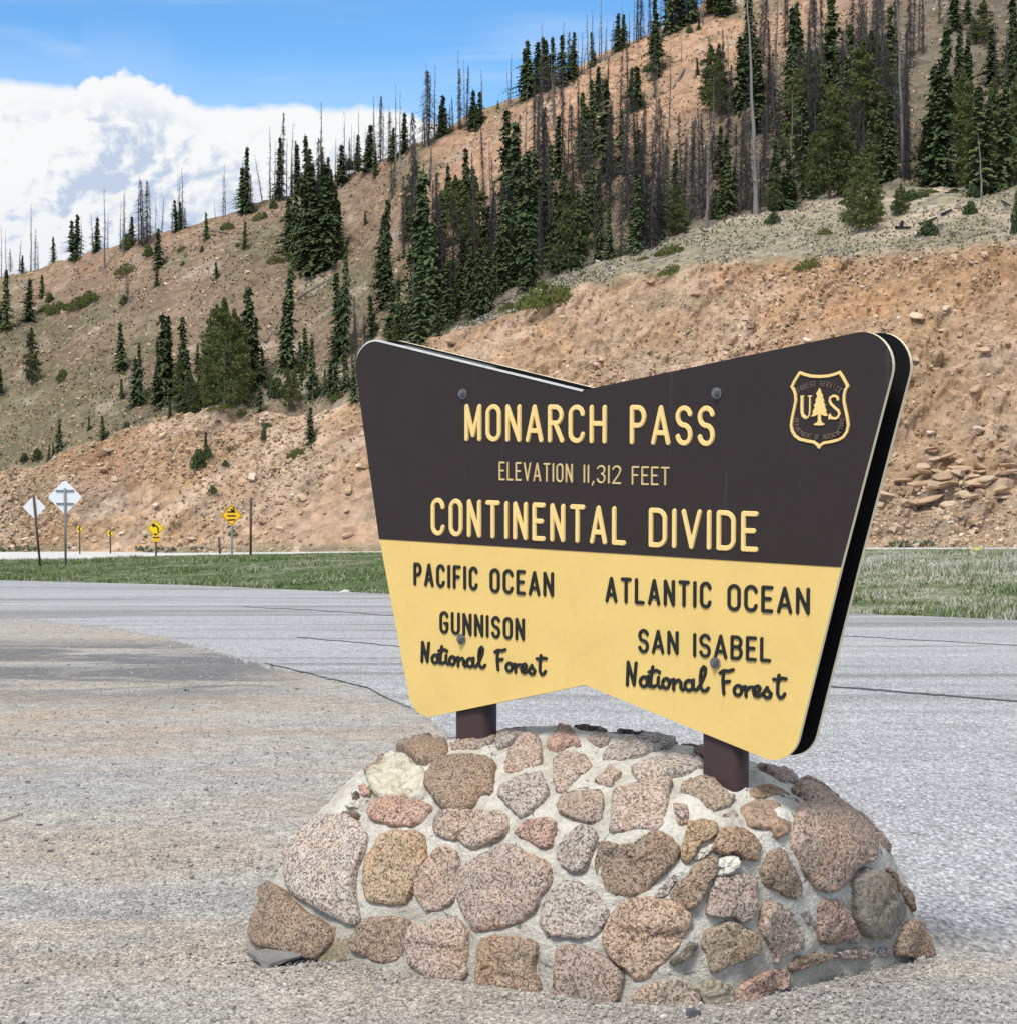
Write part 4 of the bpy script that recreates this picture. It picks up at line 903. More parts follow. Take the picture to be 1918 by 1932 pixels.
def pedestal_surface(nring=260, sub=16):
    rs = [np.concatenate([catmull(p, nring), np.full((nring, 1), h)], 1) for h, p in RINGS]
    rows = []
    for i in range(len(rs)-1):
        p0, p1, p2, p3 = rs[max(i-1, 0)], rs[i], rs[i+1], rs[min(i+2, len(rs)-1)]
        for k in range(sub):
            f = k/sub; rows.append(.5*((2*p1)+(-p0+p2)*f+(2*p0-5*p1+4*p2-p3)*f*f+(-p0+3*p1-3*p2+p3)*f**3))
    rows.append(rs[-1]); L = np.array(rows)
    P = BC + L[..., :1]*E1 + L[..., 1:2]*E2 + (BZ+L[..., 2:3])*EZ
    return P
PS = pedestal_surface(); nr_, nc_ = PS.shape[:2]
Vb = PS.reshape(-1, 3); Fb = grid_faces(nr_, nc_, True)
topc = len(Vb); Vb = np.concatenate([Vb, Vb[-nc_:].mean(0)[None]]); tf = [( (nr_-1)*nc_+k, (nr_-1)*nc_+(k+1) % nc_, topc) for k in range(nc_)]
BVH = BVHTree.FromPolygons([Vector(v) for v in Vb], [tuple(int(a) for a in f) for f in Fb]+tf)
base_root = thing('stone_pedestal', (BC[0], BC[1], BZ), 'mortared granite fieldstone mound carrying the big brown and yellow sign', 'pedestal')
# mortar: lumpy trowelled surface
nrm = []
x, y, z = PS[..., 0], PS[..., 1], PS[..., 2]
cen = BC + np.array([0, 0, BZ+.1]); dirs = PS-cen; dirs /= np.linalg.norm(dirs, axis=-1, keepdims=True)
hm = fbm(x*5, y*5, z*5, 4)*.020 + fbm(x*13, y*13, z*13, 4)*.022
PM = PS+dirs*hm[..., None]
Vm = np.concatenate([PM.reshape(-1, 3), PM[-1].mean(0)[None]])
def m_mortar():
    m, t, p = material('mortar', .95, .1); P = wpos(t)
    n = t.noise(P, 7, 4, .6); n2 = t.noise(P, 60, 4, .7); v = t.voro(P, 42)
    c = t.ramp(n, [(.25, (.43, .40, .335)), (.5, (.60, .575, .505)), (.75, (.74, .72, .655))])
    q = t.new('ShaderNodeSeparateXYZ'); t.put(q.inputs[0], P)
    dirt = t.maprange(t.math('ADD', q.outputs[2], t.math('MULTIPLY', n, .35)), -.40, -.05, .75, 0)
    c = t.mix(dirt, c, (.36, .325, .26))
    stn = t.noise(P, 3.2, 6, .7, .8); c = t.mix(t.maprange(stn, .52, .66, 0, .5), c, (.33, .31, .27))
    ck = t.math('ADD', t.voro(P, 5.5, 'DISTANCE_TO_EDGE'), t.math('MULTIPLY', t.noise(P, 18, 4, .7), .16)); c = t.mix(t.maprange(ck, .070, .080, .75, 0), c, (.10, .09, .08))
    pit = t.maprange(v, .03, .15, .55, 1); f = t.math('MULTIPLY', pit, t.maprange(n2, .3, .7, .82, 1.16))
    s = t.new('ShaderNodeVectorMath', operation='SCALE'); t.put(s.inputs[0], c); t.put(s.inputs['Scale'], f)
    t.put(p.inputs['Base Color'], s.outputs[0]); bump(t, p, t.math('ADD', t.math('MULTIPLY', t.noise(P, 26, 4, .7), 2.0), t.math('ADD', n2, t.math('MULTIPLY', pit, .5))), .9, .012); return m
M_MORTAR = m_mortar()
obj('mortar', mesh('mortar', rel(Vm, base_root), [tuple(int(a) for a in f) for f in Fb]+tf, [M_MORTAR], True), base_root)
def m_granite(name, cols, sc=100, band=0.):
    m, t, p = material(name, .85, .25); P = wpos(t); oi = t.new('ShaderNodeObjectInfo')
    n = t.noise(P, sc, 4, .78, .5); v = t.voro(P, sc*1.5, out='Color'); vs = t.new('ShaderNodeSeparateColor'); t.put(vs.inputs[0], v)
    f = t.math('MULTIPLY_ADD', vs.outputs[0], .34, t.math('MULTIPLY', n, .70))
    c = t.ramp(f, cols, 'LINEAR')
    lo = t.noise(P, 5, 4, .6, .4)
    c = t.mix(t.maprange(lo, .48, .70, 0, .5), c, t.mix(1., c, (1.10, .90, .68), 'MULTIPLY'))
    lich = t.noise(P, 11, 5, .7); c = t.mix(t.maprange(lich, .56, .68, 0, .42), c, (.17, .16, .12))
    gr = t.noise(P, 6.5, 5, .65, .8); c = t.mix(t.maprange(gr, .54, .66, 0, .55), c, t.mix(1., c, (.74, .84, .90), 'MULTIPLY'))
    crk = t.voro(t.mapping(P, (1, 1, .6)), 9, 'DISTANCE_TO_EDGE'); crk2 = t.math('ADD', crk, t.math('MULTIPLY', t.noise(P, 30, 3, .6), .06))
    c = t.mix(t.maprange(crk2, .030, .042, .6, 0), c, (.08, .07, .06))
    hv = t.new('ShaderNodeVectorMath', operation='SCALE'); t.put(hv.inputs[0], c); t.put(hv.inputs['Scale'], t.maprange(oi.outputs['Random'], 0, 1, .86, 1.14))
    col = t.new('ShaderNodeMix', data_type='RGBA', blend_type='MULTIPLY'); col.inputs[0].default_value = 1
    t.put(col.inputs[6], hv.outputs[0]); t.put(col.inputs[7], oi.outputs['Color']); t.put(p.inputs['Base Color'], col.outputs[2])
    cr = t.noise(P, 24, 5, .65, .6)
    bump(t, p, t.math('MULTIPLY_ADD', cr, 1.4, t.math('MULTIPLY', f, .6)), 1.0, .010); return m
M_GRAN = m_granite('pink_granite', [(.30, (.085, .072, .062)), (.39, (.185, .155, .13)), (.45, (.35, .27, .22)), (.54, (.48, .375, .31)), (.62, (.62, .53, .46)), (.72, (.36, .31, .27))])
M_GRAN2 = m_granite('brown_granite', [(.30, (.085, .070, .056)), (.40, (.18, .145, .115)), (.46, (.34, .26, .20)), (.55, (.46, .36, .285)), (.63, (.60, .50, .42)), (.72, (.34, .29, .24))], 118)
M_GRAN3 = m_granite('grey_granite', [(.30, (.10, .088, .080)), (.41, (.21, .185, .165)), (.48, (.38, .325, .285)), (.56, (.50, .435, .39)), (.64, (.63, .565, .51)), (.76, (.36, .32, .29))], 92)
M_GRYST = m_granite('grey_fieldstone', [(.28, (.15, .14, .12)), (.45, (.27, .245, .215)), (.6, (.34, .31, .275)), (.75, (.42, .39, .35))], 48)
M_QUARTZ = m_granite('pale_quartz', [(.28, (.30, .29, .24)), (.4, (.52, .50, .43)), (.6, (.64, .62, .55)), (.75, (.72, .71, .66))], 22)

def hit(u, v):
    x, y, z = ray(float(u), float(v)); d = Vector((float(x), float(y), float(z))).normalized(); o = Vector((0, 0, CAMZ))
    h = BVH.ray_cast(o, d)
    if h[0] is not None: return h[0], h[1]
    best = None
    for s in np.linspace(6.4, 9.4, 31):
        q = o+d*float(s); r = BVH.find_nearest(q)
        if best is None or r[3] < best[2]: best = (r[0], r[1], r[3])
    return best[0], best[1]
def stone(pts, tint=(1, 1, 1), m=None, rise=1.0, name='stone', label=None, rough=1.0, seed=None):
    seed = seed if seed is not None else int(abs(pts[0][0])*7+abs(pts[0][1])*3)
    pts = np.array(pts, float); N = 40
    # soften the traced outline a little, keep corners
    nx_ = np.roll(pts, -1, 0); sl_ = np.linalg.norm(nx_-pts, axis=1); cs_ = np.concatenate([[0], np.cumsum(sl_)])
    tt_ = np.linspace(0, cs_[-1], N, endpoint=False); ii_ = np.clip(np.searchsorted(cs_, tt_, 'right')-1, 0, len(pts)-1); ff_ = ((tt_-cs_[ii_])/sl_[ii_])[:, None]
    per = pts[ii_]*(1-ff_)+nx_[ii_]*ff_; per = per*.6+(np.roll(per, 1, 0)+np.roll(per, -1, 0))*.2
    jr_ = np.random.default_rng(seed+1).normal(0, 1, (N, 2)); per = per + jr_*max(.8, .012*math.sqrt(cs_[-1]*12))
    H3 = [hit(a, b) for a, b in per]
    P = np.array([h[0] for h in H3]); C2 = pts.mean(0); hc, nc = hit(*C2); C = np.array(hc)
    size = math.sqrt(max(1e-6, np.mean(np.sum((P-C)**2, 1))))
    H = min(.034, .010+.115*size)*rise
    rr = [(1.08, -.045), (1.055, .10*H), (1.035, .62*H), (.965, .90*H), (.86, .97*H), (.70, 1.0*H), (.52, 1.04*H), (.32, 1.06*H), (.14, 1.06*H)]
    V = []; r0 = np.random.default_rng(seed); off = r0.uniform(0, 50, 3); fr = .5/size
    pl = r0.normal(0, .16, 2)
    for r_, h_ in rr:
        for k in range(N):
            q = C+(P[k]-C)*r_; g = BVH.find_nearest(Vector(q)); loc, nn = np.array(g[0]), np.array(g[1])
            bd = Vector((loc[0]+off[0], loc[1]+off[1], loc[2]+off[2]))
            jit = (mnoise.noise(bd*fr*1.3)*.75*H + mnoise.noise(bd*11)*.011 + mnoise.noise(bd*30)*.006 + mnoise.noise(bd*70)*.003)*rough*(1 if h_ > .2*H else .3)
            edge_ = mnoise.noise(bd*9)*.006*(1 if .9 < r_ <= 1.0 else 0)
            # facets: quantise the low-frequency relief into a few tilted planes
            fc_ = mnoise.cell(bd*fr*1.3)*.30*H if h_ > .6*H else 0
            V.append(loc+nn*(max(h_, -.05)+jit+fc_*rough)+(P[k]-C)*edge_)
    g = BVH.find_nearest(Vector(C)); V.append(np.array(g[0])+np.array(g[1])*H*1.05)
    nr = len(rr); Fc = [tuple(int(a) for a in f) for f in grid_faces(nr, N, True)] + [((nr-1)*N+k, (nr-1)*N+(k+1) % N, nr*N) for k in range(N)]
    me = mesh(name, rel(V, base_root), Fc, [m or M_GRAN], True)
    me.polygons.foreach_set('use_smooth', [bool(v) for v in (r0.random(len(me.polygons)) < .55)])
    # orientation check
    o = obj(name, me, base_root); o.color = (*tint, 1)
    if label: o['label'] = label
    return o
import bmesh
def zz(Z, pts): return [Z(x, y) for x, y in pts]
PK = (1.0, .96, .94); RD = (1.08, .88, .82); GD = (1.03, .93, .74); BR = (.88, .82, .75); PL = (1.08, 1.05, 1.03); GY = (.95, .93, .91); DK = (.62, .60, .56)
ST = [
 (Z5, [(75,1560),(100,1440),(190,1300),(270,1240),(350,1280),(400,1360),(560,1460),(700,1555),(670,1640),(560,1760),(390,1730),(230,1690),(120,1630)], BR, None, 1.5),
 (Z5, [(370,1080),(395,960),(500,850),(600,770),(740,750),(850,775),(880,850),(940,885),(900,1000),(850,1130),(830,1200),(855,1300),(880,1490),(840,1525),(700,1450),(560,1370),(420,1310),(365,1240)], PL, None, .9),
 (Z5, [(745,720),(800,708),(862,728),(850,765),(780,748)], DK, None, .8),
 (Z5, [(1010,880),(1110,855),(1280,870),(1340,900),(1325,980),(1360,1040),(1300,1130),(1250,1250),(1220,1340),(1180,1375),(1050,1360),(925,1340),(905,1200),(920,1040),(985,960)], GD, None, 1),
 (Z5, [(985,650),(1090,625),(1170,620),(1210,640),(1370,665),(1380,700),(1330,770),(1250,825),(1180,815),(1080,820),(1050,790),(980,790),(940,730)], RD, None, 1),
 (Z5, [(950,480),(1000,440),(1030,400),(1080,350),(1150,330),(1220,350),(1260,400),(1335,420),(1340,550),(1310,610),(1250,630),(1180,600),(1080,610),(1000,600),(960,560)], (.80, .79, .74), M_QUARTZ, .9),
 (Z5, [(1350,480),(1390,410),(1460,360),(1600,352),(1780,347),(1825,380),(1810,470),(1815,570),(1790,610),(1720,600),(1650,700),(1580,715),(1480,700),(1420,650),(1400,610),(1350,560)], BR, None, 1.1),
 (Z5, [(1130,290),(1200,260),(1330,225),(1480,215),(1500,240),(1470,330),(1420,350),(1330,385),(1270,370),(1220,315)], BR, None, 1.1),
 (Z5, [(905,420),(960,390),(1060,310),(1085,325),(1000,410),(915,458)], BR, None, .8),
 (Z5, [(868,550),(910,530),(950,560),(945,605),(890,605)], RD, None, .8),
 (Z6, [(-32,802),(0,720),(60,695),(160,690),(250,692),(380,705),(412,760),(395,830),(300,880),(180,905),(120,860),(20,850)], PK, None, 1),
 (Z5, [(1420,985),(1480,965),(1570,1010),(1575,1100),(1540,1180),(1555,1250),(1530,1370),(1440,1400),(1390,1450),(1350,1440),(1330,1370),(1270,1300),(1280,1210),(1310,1130),(1370,1030)], PK, None, 1),
 (Z5, [(810,1640),(860,1560),(900,1500),(1000,1460),(1100,1460),(1200,1475),(1235,1510),(1220,1600),(1190,1720),(1140,1770),(1080,1790),(980,1770),(880,1720),(812,1690)], BR, None, 1),
 (Z5, [(1215,1560),(1260,1515),(1350,1520),(1480,1475),(1560,1470),(1590,1515),(1640,1550),(1640,1700),(1625,1870),(1600,1900),(1380,1890),(1300,1850),(1220,1790),(1200,1680)], PK, None, 1),
 (Z6, [(100,1090),(130,1030),(230,970),(360,910),(420,878),(470,920),(530,960),(640,990),(652,1060),(635,1140),(590,1200),(560,1270),(480,1330),(380,1355),(270,1380),(215,1395),(180,1340),(150,1270),(115,1180)], PK, None, 1),
 (Z6, [(240,1430),(330,1425),(440,1425),(540,1440),(575,1480),(560,1560),(540,1620),(580,1680),(580,1760),(540,1765),(450,1730),(330,1715),(220,1695),(230,1560)], BR, None, 1.1),
 (Z6, [(625,1190),(660,1150),(720,1100),(790,1090),(860,1130),(910,1180),(950,1240),(982,1280),(955,1350),(900,1410),(820,1435),(740,1420),(640,1410),(590,1350),(600,1260)], GY, None, 1),
 (Z6, [(690,1500),(760,1475),(830,1475),(930,1520),(1030,1595),(1062,1620),(1060,1720),(1030,1810),(960,1820),(850,1825),(720,1800),(680,1770),(682,1640)], PK, None, 1.1),
 (Z6, [(965,1390),(1000,1300),(1080,1230),(1190,1192),(1300,1212),(1390,1235),(1455,1290),(1468,1340),(1400,1460),(1350,1530),(1270,1600),(1200,1670),(1140,1680),(1110,1620),(1050,1580),(1000,1520),(955,1460)], (1.08, .95, .82), None, 1.2),
 (Z6, [(935,880),(990,872),(1060,900),(1150,880),(1250,812),(1310,822),(1380,880),(1398,930),(1350,1020),(1280,1070),(1210,1150),(1110,1192),(1020,1178),(960,1120),(915,1040),(912,970)], BR, None, 1.1),
 (Z6, [(1015,600),(1060,570),(1200,522),(1355,507),(1330,600),(1320,680),(1300,775),(1260,800),(1160,778),(1080,798),(992,812),(1000,720)], PK, None, 1),
 (Z6, [(692,650),(740,592),(820,577),(948,582),(958,640),(940,720),(885,752),(840,752),(760,722),(697,698)], PK, None, 1),
 (Z6, [(720,852),(790,802),(850,768),(905,800),(915,850),(892,930),(878,1000),(830,1052),(760,1042),(712,1005),(684,945)], GY, None, 1.1),
 (Z6, [(438,820),(500,752),(600,742),(672,742),(678,790),(658,840),(648,890),(620,905),(560,888),(500,852)], RD, None, .9),
 (Z6, [(342,600),(360,542),(450,507),(590,478),(618,530),(632,580),(598,630),(540,688),(482,735),(440,698),(382,640)], GY, None, 1),
 (Z6, [(378,458),(390,380),(440,312),(510,272),(578,268),(593,330),(588,398),(540,428),(460,448),(400,466)], PK, None, 1),
 (Z6, [(657,400),(690,362),(780,337),(848,372),(872,410),(895,440),(830,478),(780,518),(720,567),(678,570),(667,500)], PK, None, 1),
 (Z6, [(622,290),(660,252),(700,202),(760,202),(798,250),(822,308),(760,308),(700,328),(652,338),(627,320)], RD, None, 1),
 (Z6, [(862,262),(910,237),(960,237),(988,265),(983,298),(930,310),(882,293)], PK, None, .9),
 (Z6, [(948,380),(980,322),(1060,292),(1200,257),(1290,262),(1372,290),(1340,318),(1240,338),(1170,388),(1050,403),(960,398)], GY, None, .9),
 (Z6, [(1117,440),(1170,412),(1300,372),(1438,367),(1528,400),(1528,443),(1450,468),(1300,488),(1220,503),(1162,522),(1142,478)], GY, None, .9),
 (Z6, [(908,513),(950,472),(978,437),(1018,437),(1066,470),(1020,518),(1000,547),(952,533)], PK, None, .9),
 (Z6, [(782,182),(850,160),(930,132),(978,160),(973,198),(920,218),(850,202)], DK, None, 1.2),
 (Z6, [(637,177),(680,160),(718,175),(708,190),(660,192)], DK, None, 1),
 (Z6, [(1037,205),(1080,168),(1180,158),(1268,180),(1258,205),(1180,215),(1080,233),(1042,225)], (.75, .7, .66), None, 1),
 (Z6, [(327,290),(342,242),(400,227),(498,218),(505,240),(440,268),(400,308),(350,328),(327,318)], GY, None, .8),
 (Z6, [(58,310),(90,287),(200,262),(280,247),(320,244),(308,290),(220,332),(150,333),(82,333)], PK, None, .8),
 (Z6, [(1262,1180),(1300,1122),(1368,1055),(1382,1090),(1320,1188),(1272,1198)], GY, None, .8),
 (Z7, [(-55,1000),(-40,960),(0,922),(60,882),(110,802),(210,745),(262,742),(248,840),(200,930),(150,1050),(85,1092),(-15,1058)], BR, None, 1.3),
 (Z7, [(72,530),(140,512),(238,512),(262,560),(248,618),(150,658),(112,738),(62,798),(22,768),(32,680)], (.86, .80, .62), None, 1.1),
 (Z7, [(12,310),(60,252),(160,227),(230,232),(300,312),(378,360),(350,398),(290,428),(240,448),(200,418),(150,368),(70,330)], (.85, .82, .74), None, 1),
 (Z7, [(-18,478),(2,440),(40,432),(74,470),(58,518),(2,528)], BR, None, .9),
 (Z7, [(287,488),(330,452),(378,442),(402,468),(340,488)], PK, None, .7),
 (Z7, [(472,320),(540,287),(640,287),(700,312),(758,350),(720,363),(630,345),(560,368),(502,350)], (1.15, .85, .62), M_GRYST, .8),
 (Z7, [(752,300),(850,277),(898,290),(878,320),(820,348),(772,330)], (1.1, .86, .68), M_GRYST, .8),
 (Z7, [(892,272),(960,262),(1068,285),(1038,303),(960,300)], PL, None, .7),
 (Z7, [(537,120),(640,112),(698,142),(738,190),(798,240),(788,263),(700,258),(640,210),(542,160)], (.95, .9, .93), None, 1),
 (Z7, [(422,420),(500,387),(600,377),(678,402),(718,440),(738,500),(746,570),(718,598),(650,627),(612,570),(490,553),(470,500)], (1.3, 1.02, .82), M_GRYST, .9),
 (Z7, [(772,510),(810,432),(900,387),(1010,372),(1100,347),(1180,372),(1228,420),(1268,480),(1278,570),(1316,680),(1298,758),(1220,788),(1140,808),(1108,900),(1058,962),(972,972),(902,938),(852,848),(792,728),(748,650),(776,600)], (1.04, .95, .88), None, .6),
 (Z7, [(262,600),(295,560),(350,552),(430,552),(488,592),(538,650),(552,710),(528,772),(440,762),(380,720),(300,732),(232,705)], (1.0, .84, .66), None, 1),
 (Z7, [(272,762),(340,735),(398,762),(388,810),(340,858),(272,876),(245,850)], (1.05, 1.05, 1.02), M_QUARTZ, 1.2),
 (Z7, [(112,742),(160,692),(236,655),(238,698),(162,758),(114,768)], (1.05, 1.03, .98), M_QUARTZ, .9),
 (Z7, [(602,720),(650,697),(698,702),(738,780),(788,860),(822,920),(808,990),(780,1028),(720,1018),(660,978),(580,928),(557,850),(575,790)], BR, None, 1),
 (Z7, [(255,882),(330,887),(440,862),(518,892),(518,1000),(498,1100),(458,1178),(410,1178),(360,1132),(290,1158),(192,1128),(202,1060),(222,980)], PK, None, 1),
 (Z7, [(572,1070),(610,1042),(680,1062),(750,1122),(798,1210),(832,1280),(808,1340),(740,1378),(680,1418),(642,1468),(615,1380),(582,1310),(532,1235),(555,1150)], PK, None, 1),
 (Z7, [(932,1050),(970,1032),(1058,1032),(1108,1072),(1128,1140),(1172,1230),(1158,1268),(1100,1288),(1020,1323),(962,1308),(932,1270),(927,1180)], (.95, .82, .78), None, 1),
 (Z7, [(1142,900),(1202,862),(1222,815),(1300,835),(1378,882),(1438,970),(1488,1050),(1498,1130),(1478,1200),(1440,1262),(1380,1283),(1272,1283),(1212,1240),(1182,1130),(1162,1010)], (.98, .96, .9), M_GRYST, 1),
 (Z7, [(1372,822),(1410,832),(1450,892),(1518,970),(1556,1060),(1562,1120),(1530,1080),(1490,1010),(1420,920)], BR, None, .9),
 (Z7, [(1452,1270),(1500,1202),(1565,1158),(1650,1228),(1715,1292),(1758,1390),(1765,1428),(1600,1418),(1442,1400)], BR, None, 1.2),
 (Z7, [(152,1340),(192,1242),(300,1192),(370,1184),(430,1212),(518,1252),(528,1370),(478,1418),(400,1428),(330,1468),(212,1518),(202,1430),(192,1380)], (.86, .82, .70), None, 1),
 (Z7, [(372,1640),(450,1582),(560,1522),(698,1492),(722,1560),(708,1610),(620,1658),(540,1738),(430,1768),(376,1740)], RD, None, 1.2),
 (Z7, [(132,1620),(180,1572),(280,1572),(358,1612),(366,1690),(366,1758),(250,1778),(190,1768),(162,1690)], (1.1, 1.06, .88), M_GRYST, 1.1),
 (Z6, [(1182,1720),(1250,1692),(1390,1672),(1450,1682),(1508,1740),(1515,1800),(1495,1860),(1420,1895),(1250,1898),(1130,1848),(1112,1790)], (.85, .82, .76), None, 1.1),
 (Z7, [(722,1482),(780,1412),(900,1387),(1000,1392),(1058,1402),(900,1458),(800,1498),(742,1528)], BR, None, .8),
 (Z7, [(1062,1382),(1202,1352),(1405,1352),(1412,1408),(1240,1423),(1082,1418)], PL, None, .7),
 (Z7, [(-60,1440),(0,1400),(80,1312),(128,1322),(108,1390),(40,1438),(-20,1468)], (.72, .72, .66), M_GRYST, 1.6),
 (Z6, [(1482,340),(1520,312),(1562,312),(1562,372),(1492,368)], DK, None, 1),
 (Z6, [(1422,242),(1500,247),(1558,268),(1500,278),(1432,262)], RD, None, .8),
 (Z6, [(1290,170),(1340,165),(1395,190),(1400,212),(1330,205)], GY, None, .7),
 (Z6, [(995,152),(1060,146),(1072,160),(1010,168)], PL, None, .6),
 (Z5, [(815,602),(858,577),(868,608),(830,640)], DK, None, .8),
 (Z5, [(785,688),(840,645),(935,628),(900,678),(850,700)], (.95,.95,.92), M_QUARTZ, .7),
 (Z6, [(1365,650),(1440,660),(1455,700),(1420,745),(1370,700)], PK, None, .7),
 (Z7, [(900,1080),(925,1100),(922,1230),(880,1200),(820,1130)], (.95,.96,.92), M_GRYST, .35),
 (Z7, [(950,1335),(1100,1305),(1180,1250),(1230,1290),(1150,1335),(1000,1365)], (1.2,1.2,1.12), M_GRYST, .3),
 (Z5, [(600,1500),(680,1560),(640,1640),(575,1700),(560,1765),(640,1770),(800,1760),(830,1720),(790,1640),(820,1580)], (1.1,1.04,.82), M_GRYST, .15),
 (Z6, [(600,1640),(640,1560),(670,1600),(660,1700),(610,1720)], None, None, 0),
]
LAB = {0: 'brown boulder jutting from the bottom left corner', 1: 'big pale speckled boulder on the left side', 3: 'squarish golden tan stone', 5: 'rough white quartz lump near the top left', 14: 'largest pink granite stone in the middle',
       18: 'large egg shaped stone leaning out at the corner', 48: 'big rounded stone high on the right side', 56: 'smooth grey fieldstone at lower right', 60: 'red block at the foot of the corner', 50: 'bright white quartz lump at the corner'}
for i, (Zf, pts, tint, m_, rise) in enumerate(ST):
    if tint is None: continue
    if m_ is None: m_ = M_GRAN2 if tint in (BR, DK) else (M_GRAN3 if tint in (GY, PL) else None)
    stone(zz(Zf, pts), tint, m_, rise, label=LAB.get(i), seed=i*17+3, rough=1.5 if m_ is M_QUARTZ else 1.0)
# stones on the far sides of the mound, out of sight of the photograph
r_ = np.random.default_rng(11); far_ok = []
for _ in range(600):
    i = r_.integers(18, nr_-25); j = r_.integers(0, nc_); p = PS[i, j]; lx = (p-BC)@E1; ly = (p-BC)@E2
    if not (ly > .30 and lx < .95): continue
    if any(np.linalg.norm(p-q) < .24 for q in far_ok): continue
    far_ok.append(p)
for p in far_ok[:26]:
    g = BVH.find_nearest(Vector(p)); n = Vector(g[1]); a = n.orthogonal().normalized(); b = n.cross(a); R_ = r_.uniform(.085, .12); H = .035
    V = []; N = 14; k_ = r_.uniform(.75, 1.15, N)
    for rr_, hh_ in ((1.05, -.03), (1, .3*H), (.85, .85*H), (.5, H)):
        for k in range(N):
            t = 2*math.pi*k/N; q = Vector(p)+(a*math.cos(t)+b*math.sin(t))*R_*rr_*float(k_[k]); gg = BVH.find_nearest(q); V.append(np.array(gg[0])+np.array(gg[1])*hh_)
    V.append(np.array(g[0])+np.array(g[1])*H*1.02)
    o = obj('stone', mesh('stone', rel(V, base_root), [tuple(int(c) for c in f) for f in grid_faces(4, N, True)]+[(3*N+k, 3*N+(k+1) % N, 4*N) for k in range(N)], [M_GRAN], True), base_root); o.color = (1, .93, .88, 1)
# flat slab lying against the boulder at the left foot
P = on_ground(*Z5(245, 1785)); M_SLAB = m_plain('grey_slab', (.20, .195, .185), .9, .3, 14, bmp=.8)
boulder(P+[0, 0, .012], .13, .07, .028, -.25, 0, 77, 'flat_stone', 'flat dark grey slab lying under the left corner boulder', 'stone', m=M_SLAB)
P = on_ground(*Z6(1490, 1880)); boulder(P, .035, .03, .03, .3, 0, 78, 'loose_stone', 'blackish stone wedged at the corner foot of the pedestal', 'stone', m=M_DSTONE)

# ------------------------------------------------------------------ the big sign
def plane(u, v, off=0.):
    """photo point -> (s, z) in the plane of the sign face"""
    x, y, z = ray(float(u), float(v)); d = np.array([float(x), float(y), float(z)]); o = np.array([0, 0, CAMZ]); c = SC + E2*off
    k = ((c-o)@E2)/(d@E2); P = o+d*k
    return np.array([(P-c)@E1, P[2]])
def W3(s, z, off): return SC*[1, 1, 0] + E1*s + E2*off + np.array([0, 0, z])
sign = thing('entrance_sign', (SC[0], SC[1], BZ+.72), 'brown and yellow double panel pass summit sign on two posts above the stones', 'sign')
M_BROWN = m_plain('brown_paint', (.0235, .0185, .0190), .45, .10, 5, .45)
M_YEL = m_plain('yellow_panel', (.765, .545, .185), .5, .045, 6, .35, .1)
def m_board(name, col, light, amt):
    m, t, p = material(name, .5, .35); P = wpos(t)
    n = t.noise(P, 5, 5, .6); n2 = t.noise(P, 45, 3, .6); v = t.maprange(t.math('MULTIPLY_ADD', n2, .4, t.math('MULTIPLY', n, .6)), .3, .7, .93, 1.07)
    c = t.new('ShaderNodeVectorMath', operation='SCALE'); c.inputs[0].default_value = col; t.put(c.inputs['Scale'], v)
    st = t.noise(t.mapping(P, (14, 14, .55)), 1.6, 5, .7, .3); run = t.maprange(st, .60, .80, 0, amt, 'SMOOTHSTEP')
    sc = t.noise(t.mapping(P, (2, 2, 60), (0, .12, 0)), 3, 3, .6); run = t.math('MAXIMUM', run, t.maprange(sc, .715, .75, 0, amt*1.2))
    ch = t.noise(P, 60, 4, .8); run = t.math('MAXIMUM', run, t.maprange(ch, .735, .76, 0, amt*3))
    t.put(p.inputs['Base Color'], t.mix(run, c.outputs[0], light))
    t.put(p.inputs['Roughness'], t.maprange(n, .3, .7, .38, .56)); bump(t, p, t.noise(P, 160, 2, .5), .12, .001); return m
M_BROWN = m_board('brown_paint', (.0275, .0190, .0172), (.20, .19, .185), .20)
M_YEL = m_board('yellow_panel', (.765, .545, .185), (.62, .50, .28), .22)
M_CREAM = m_plain('cream_edge', (.84, .74, .50), .6, .12, 20)
M_WEDGE = m_plain('lit_edge', (.62, .62, .58), .6, .15, 20)
M_LETY = m_plain('yellow_letter', (.84, .61, .24), .5, .06, 30)
M_LETD = m_plain('dull_yellow_letter', (.66, .50, .24), .55, .10, 40)
M_LETB = m_plain('black_letter', (.017, .019, .018), .5, .15, 30, .3)
M_INNER = m_plain('panel_back', (.012, .011, .012), .8, .1, 5, .1)
M_POST = m_plain('brown_post', (.052, .028, .026), .5, .12, 6, .35)
M_STEEL = m_plain('bolt_steel', (.20, .20, .21), .45, .25, 60, .5, 0, .6)
M_FAINT = m_plain('worn_lettering', (.17, .125, .10), .7, .3, 60)
def line_pt(a, b, c, d):
    """intersection of lines ab and cd (2D)"""
    a, b, c, d = map(np.asarray, (a, b, c, d)); r = b-a; q = d-c; k = ((c-a)[0]*q[1]-(c-a)[1]*q[0])/(r[0]*q[1]-r[1]*q[0]); return a+r*k
pl = lambda Zf, x, y: plane(*Zf(x, y))
LT, LB = pl(Z1, 130, 480), pl(Z1, 255, 1368); TL0, TN = pl(Z1, 300, 128), pl(Z1, 1535, 430)
TR1 = pl(Z2, 1350, 65); RT, RB = pl(Z2, 1530, 440), pl(Z2, 1240, 1545)
RL0, RL1 = pl(Z4, 1478, 152), pl(Z4, 1230, 1150); BN, BR1 = pl(Z3, 1500, 1015), pl(Z4, 980, 1275)
BL1 = pl(Z3, 600, 1200); LL1 = pl(Z3, 262, 1130); LL0 = pl(Z3, 110, 290)
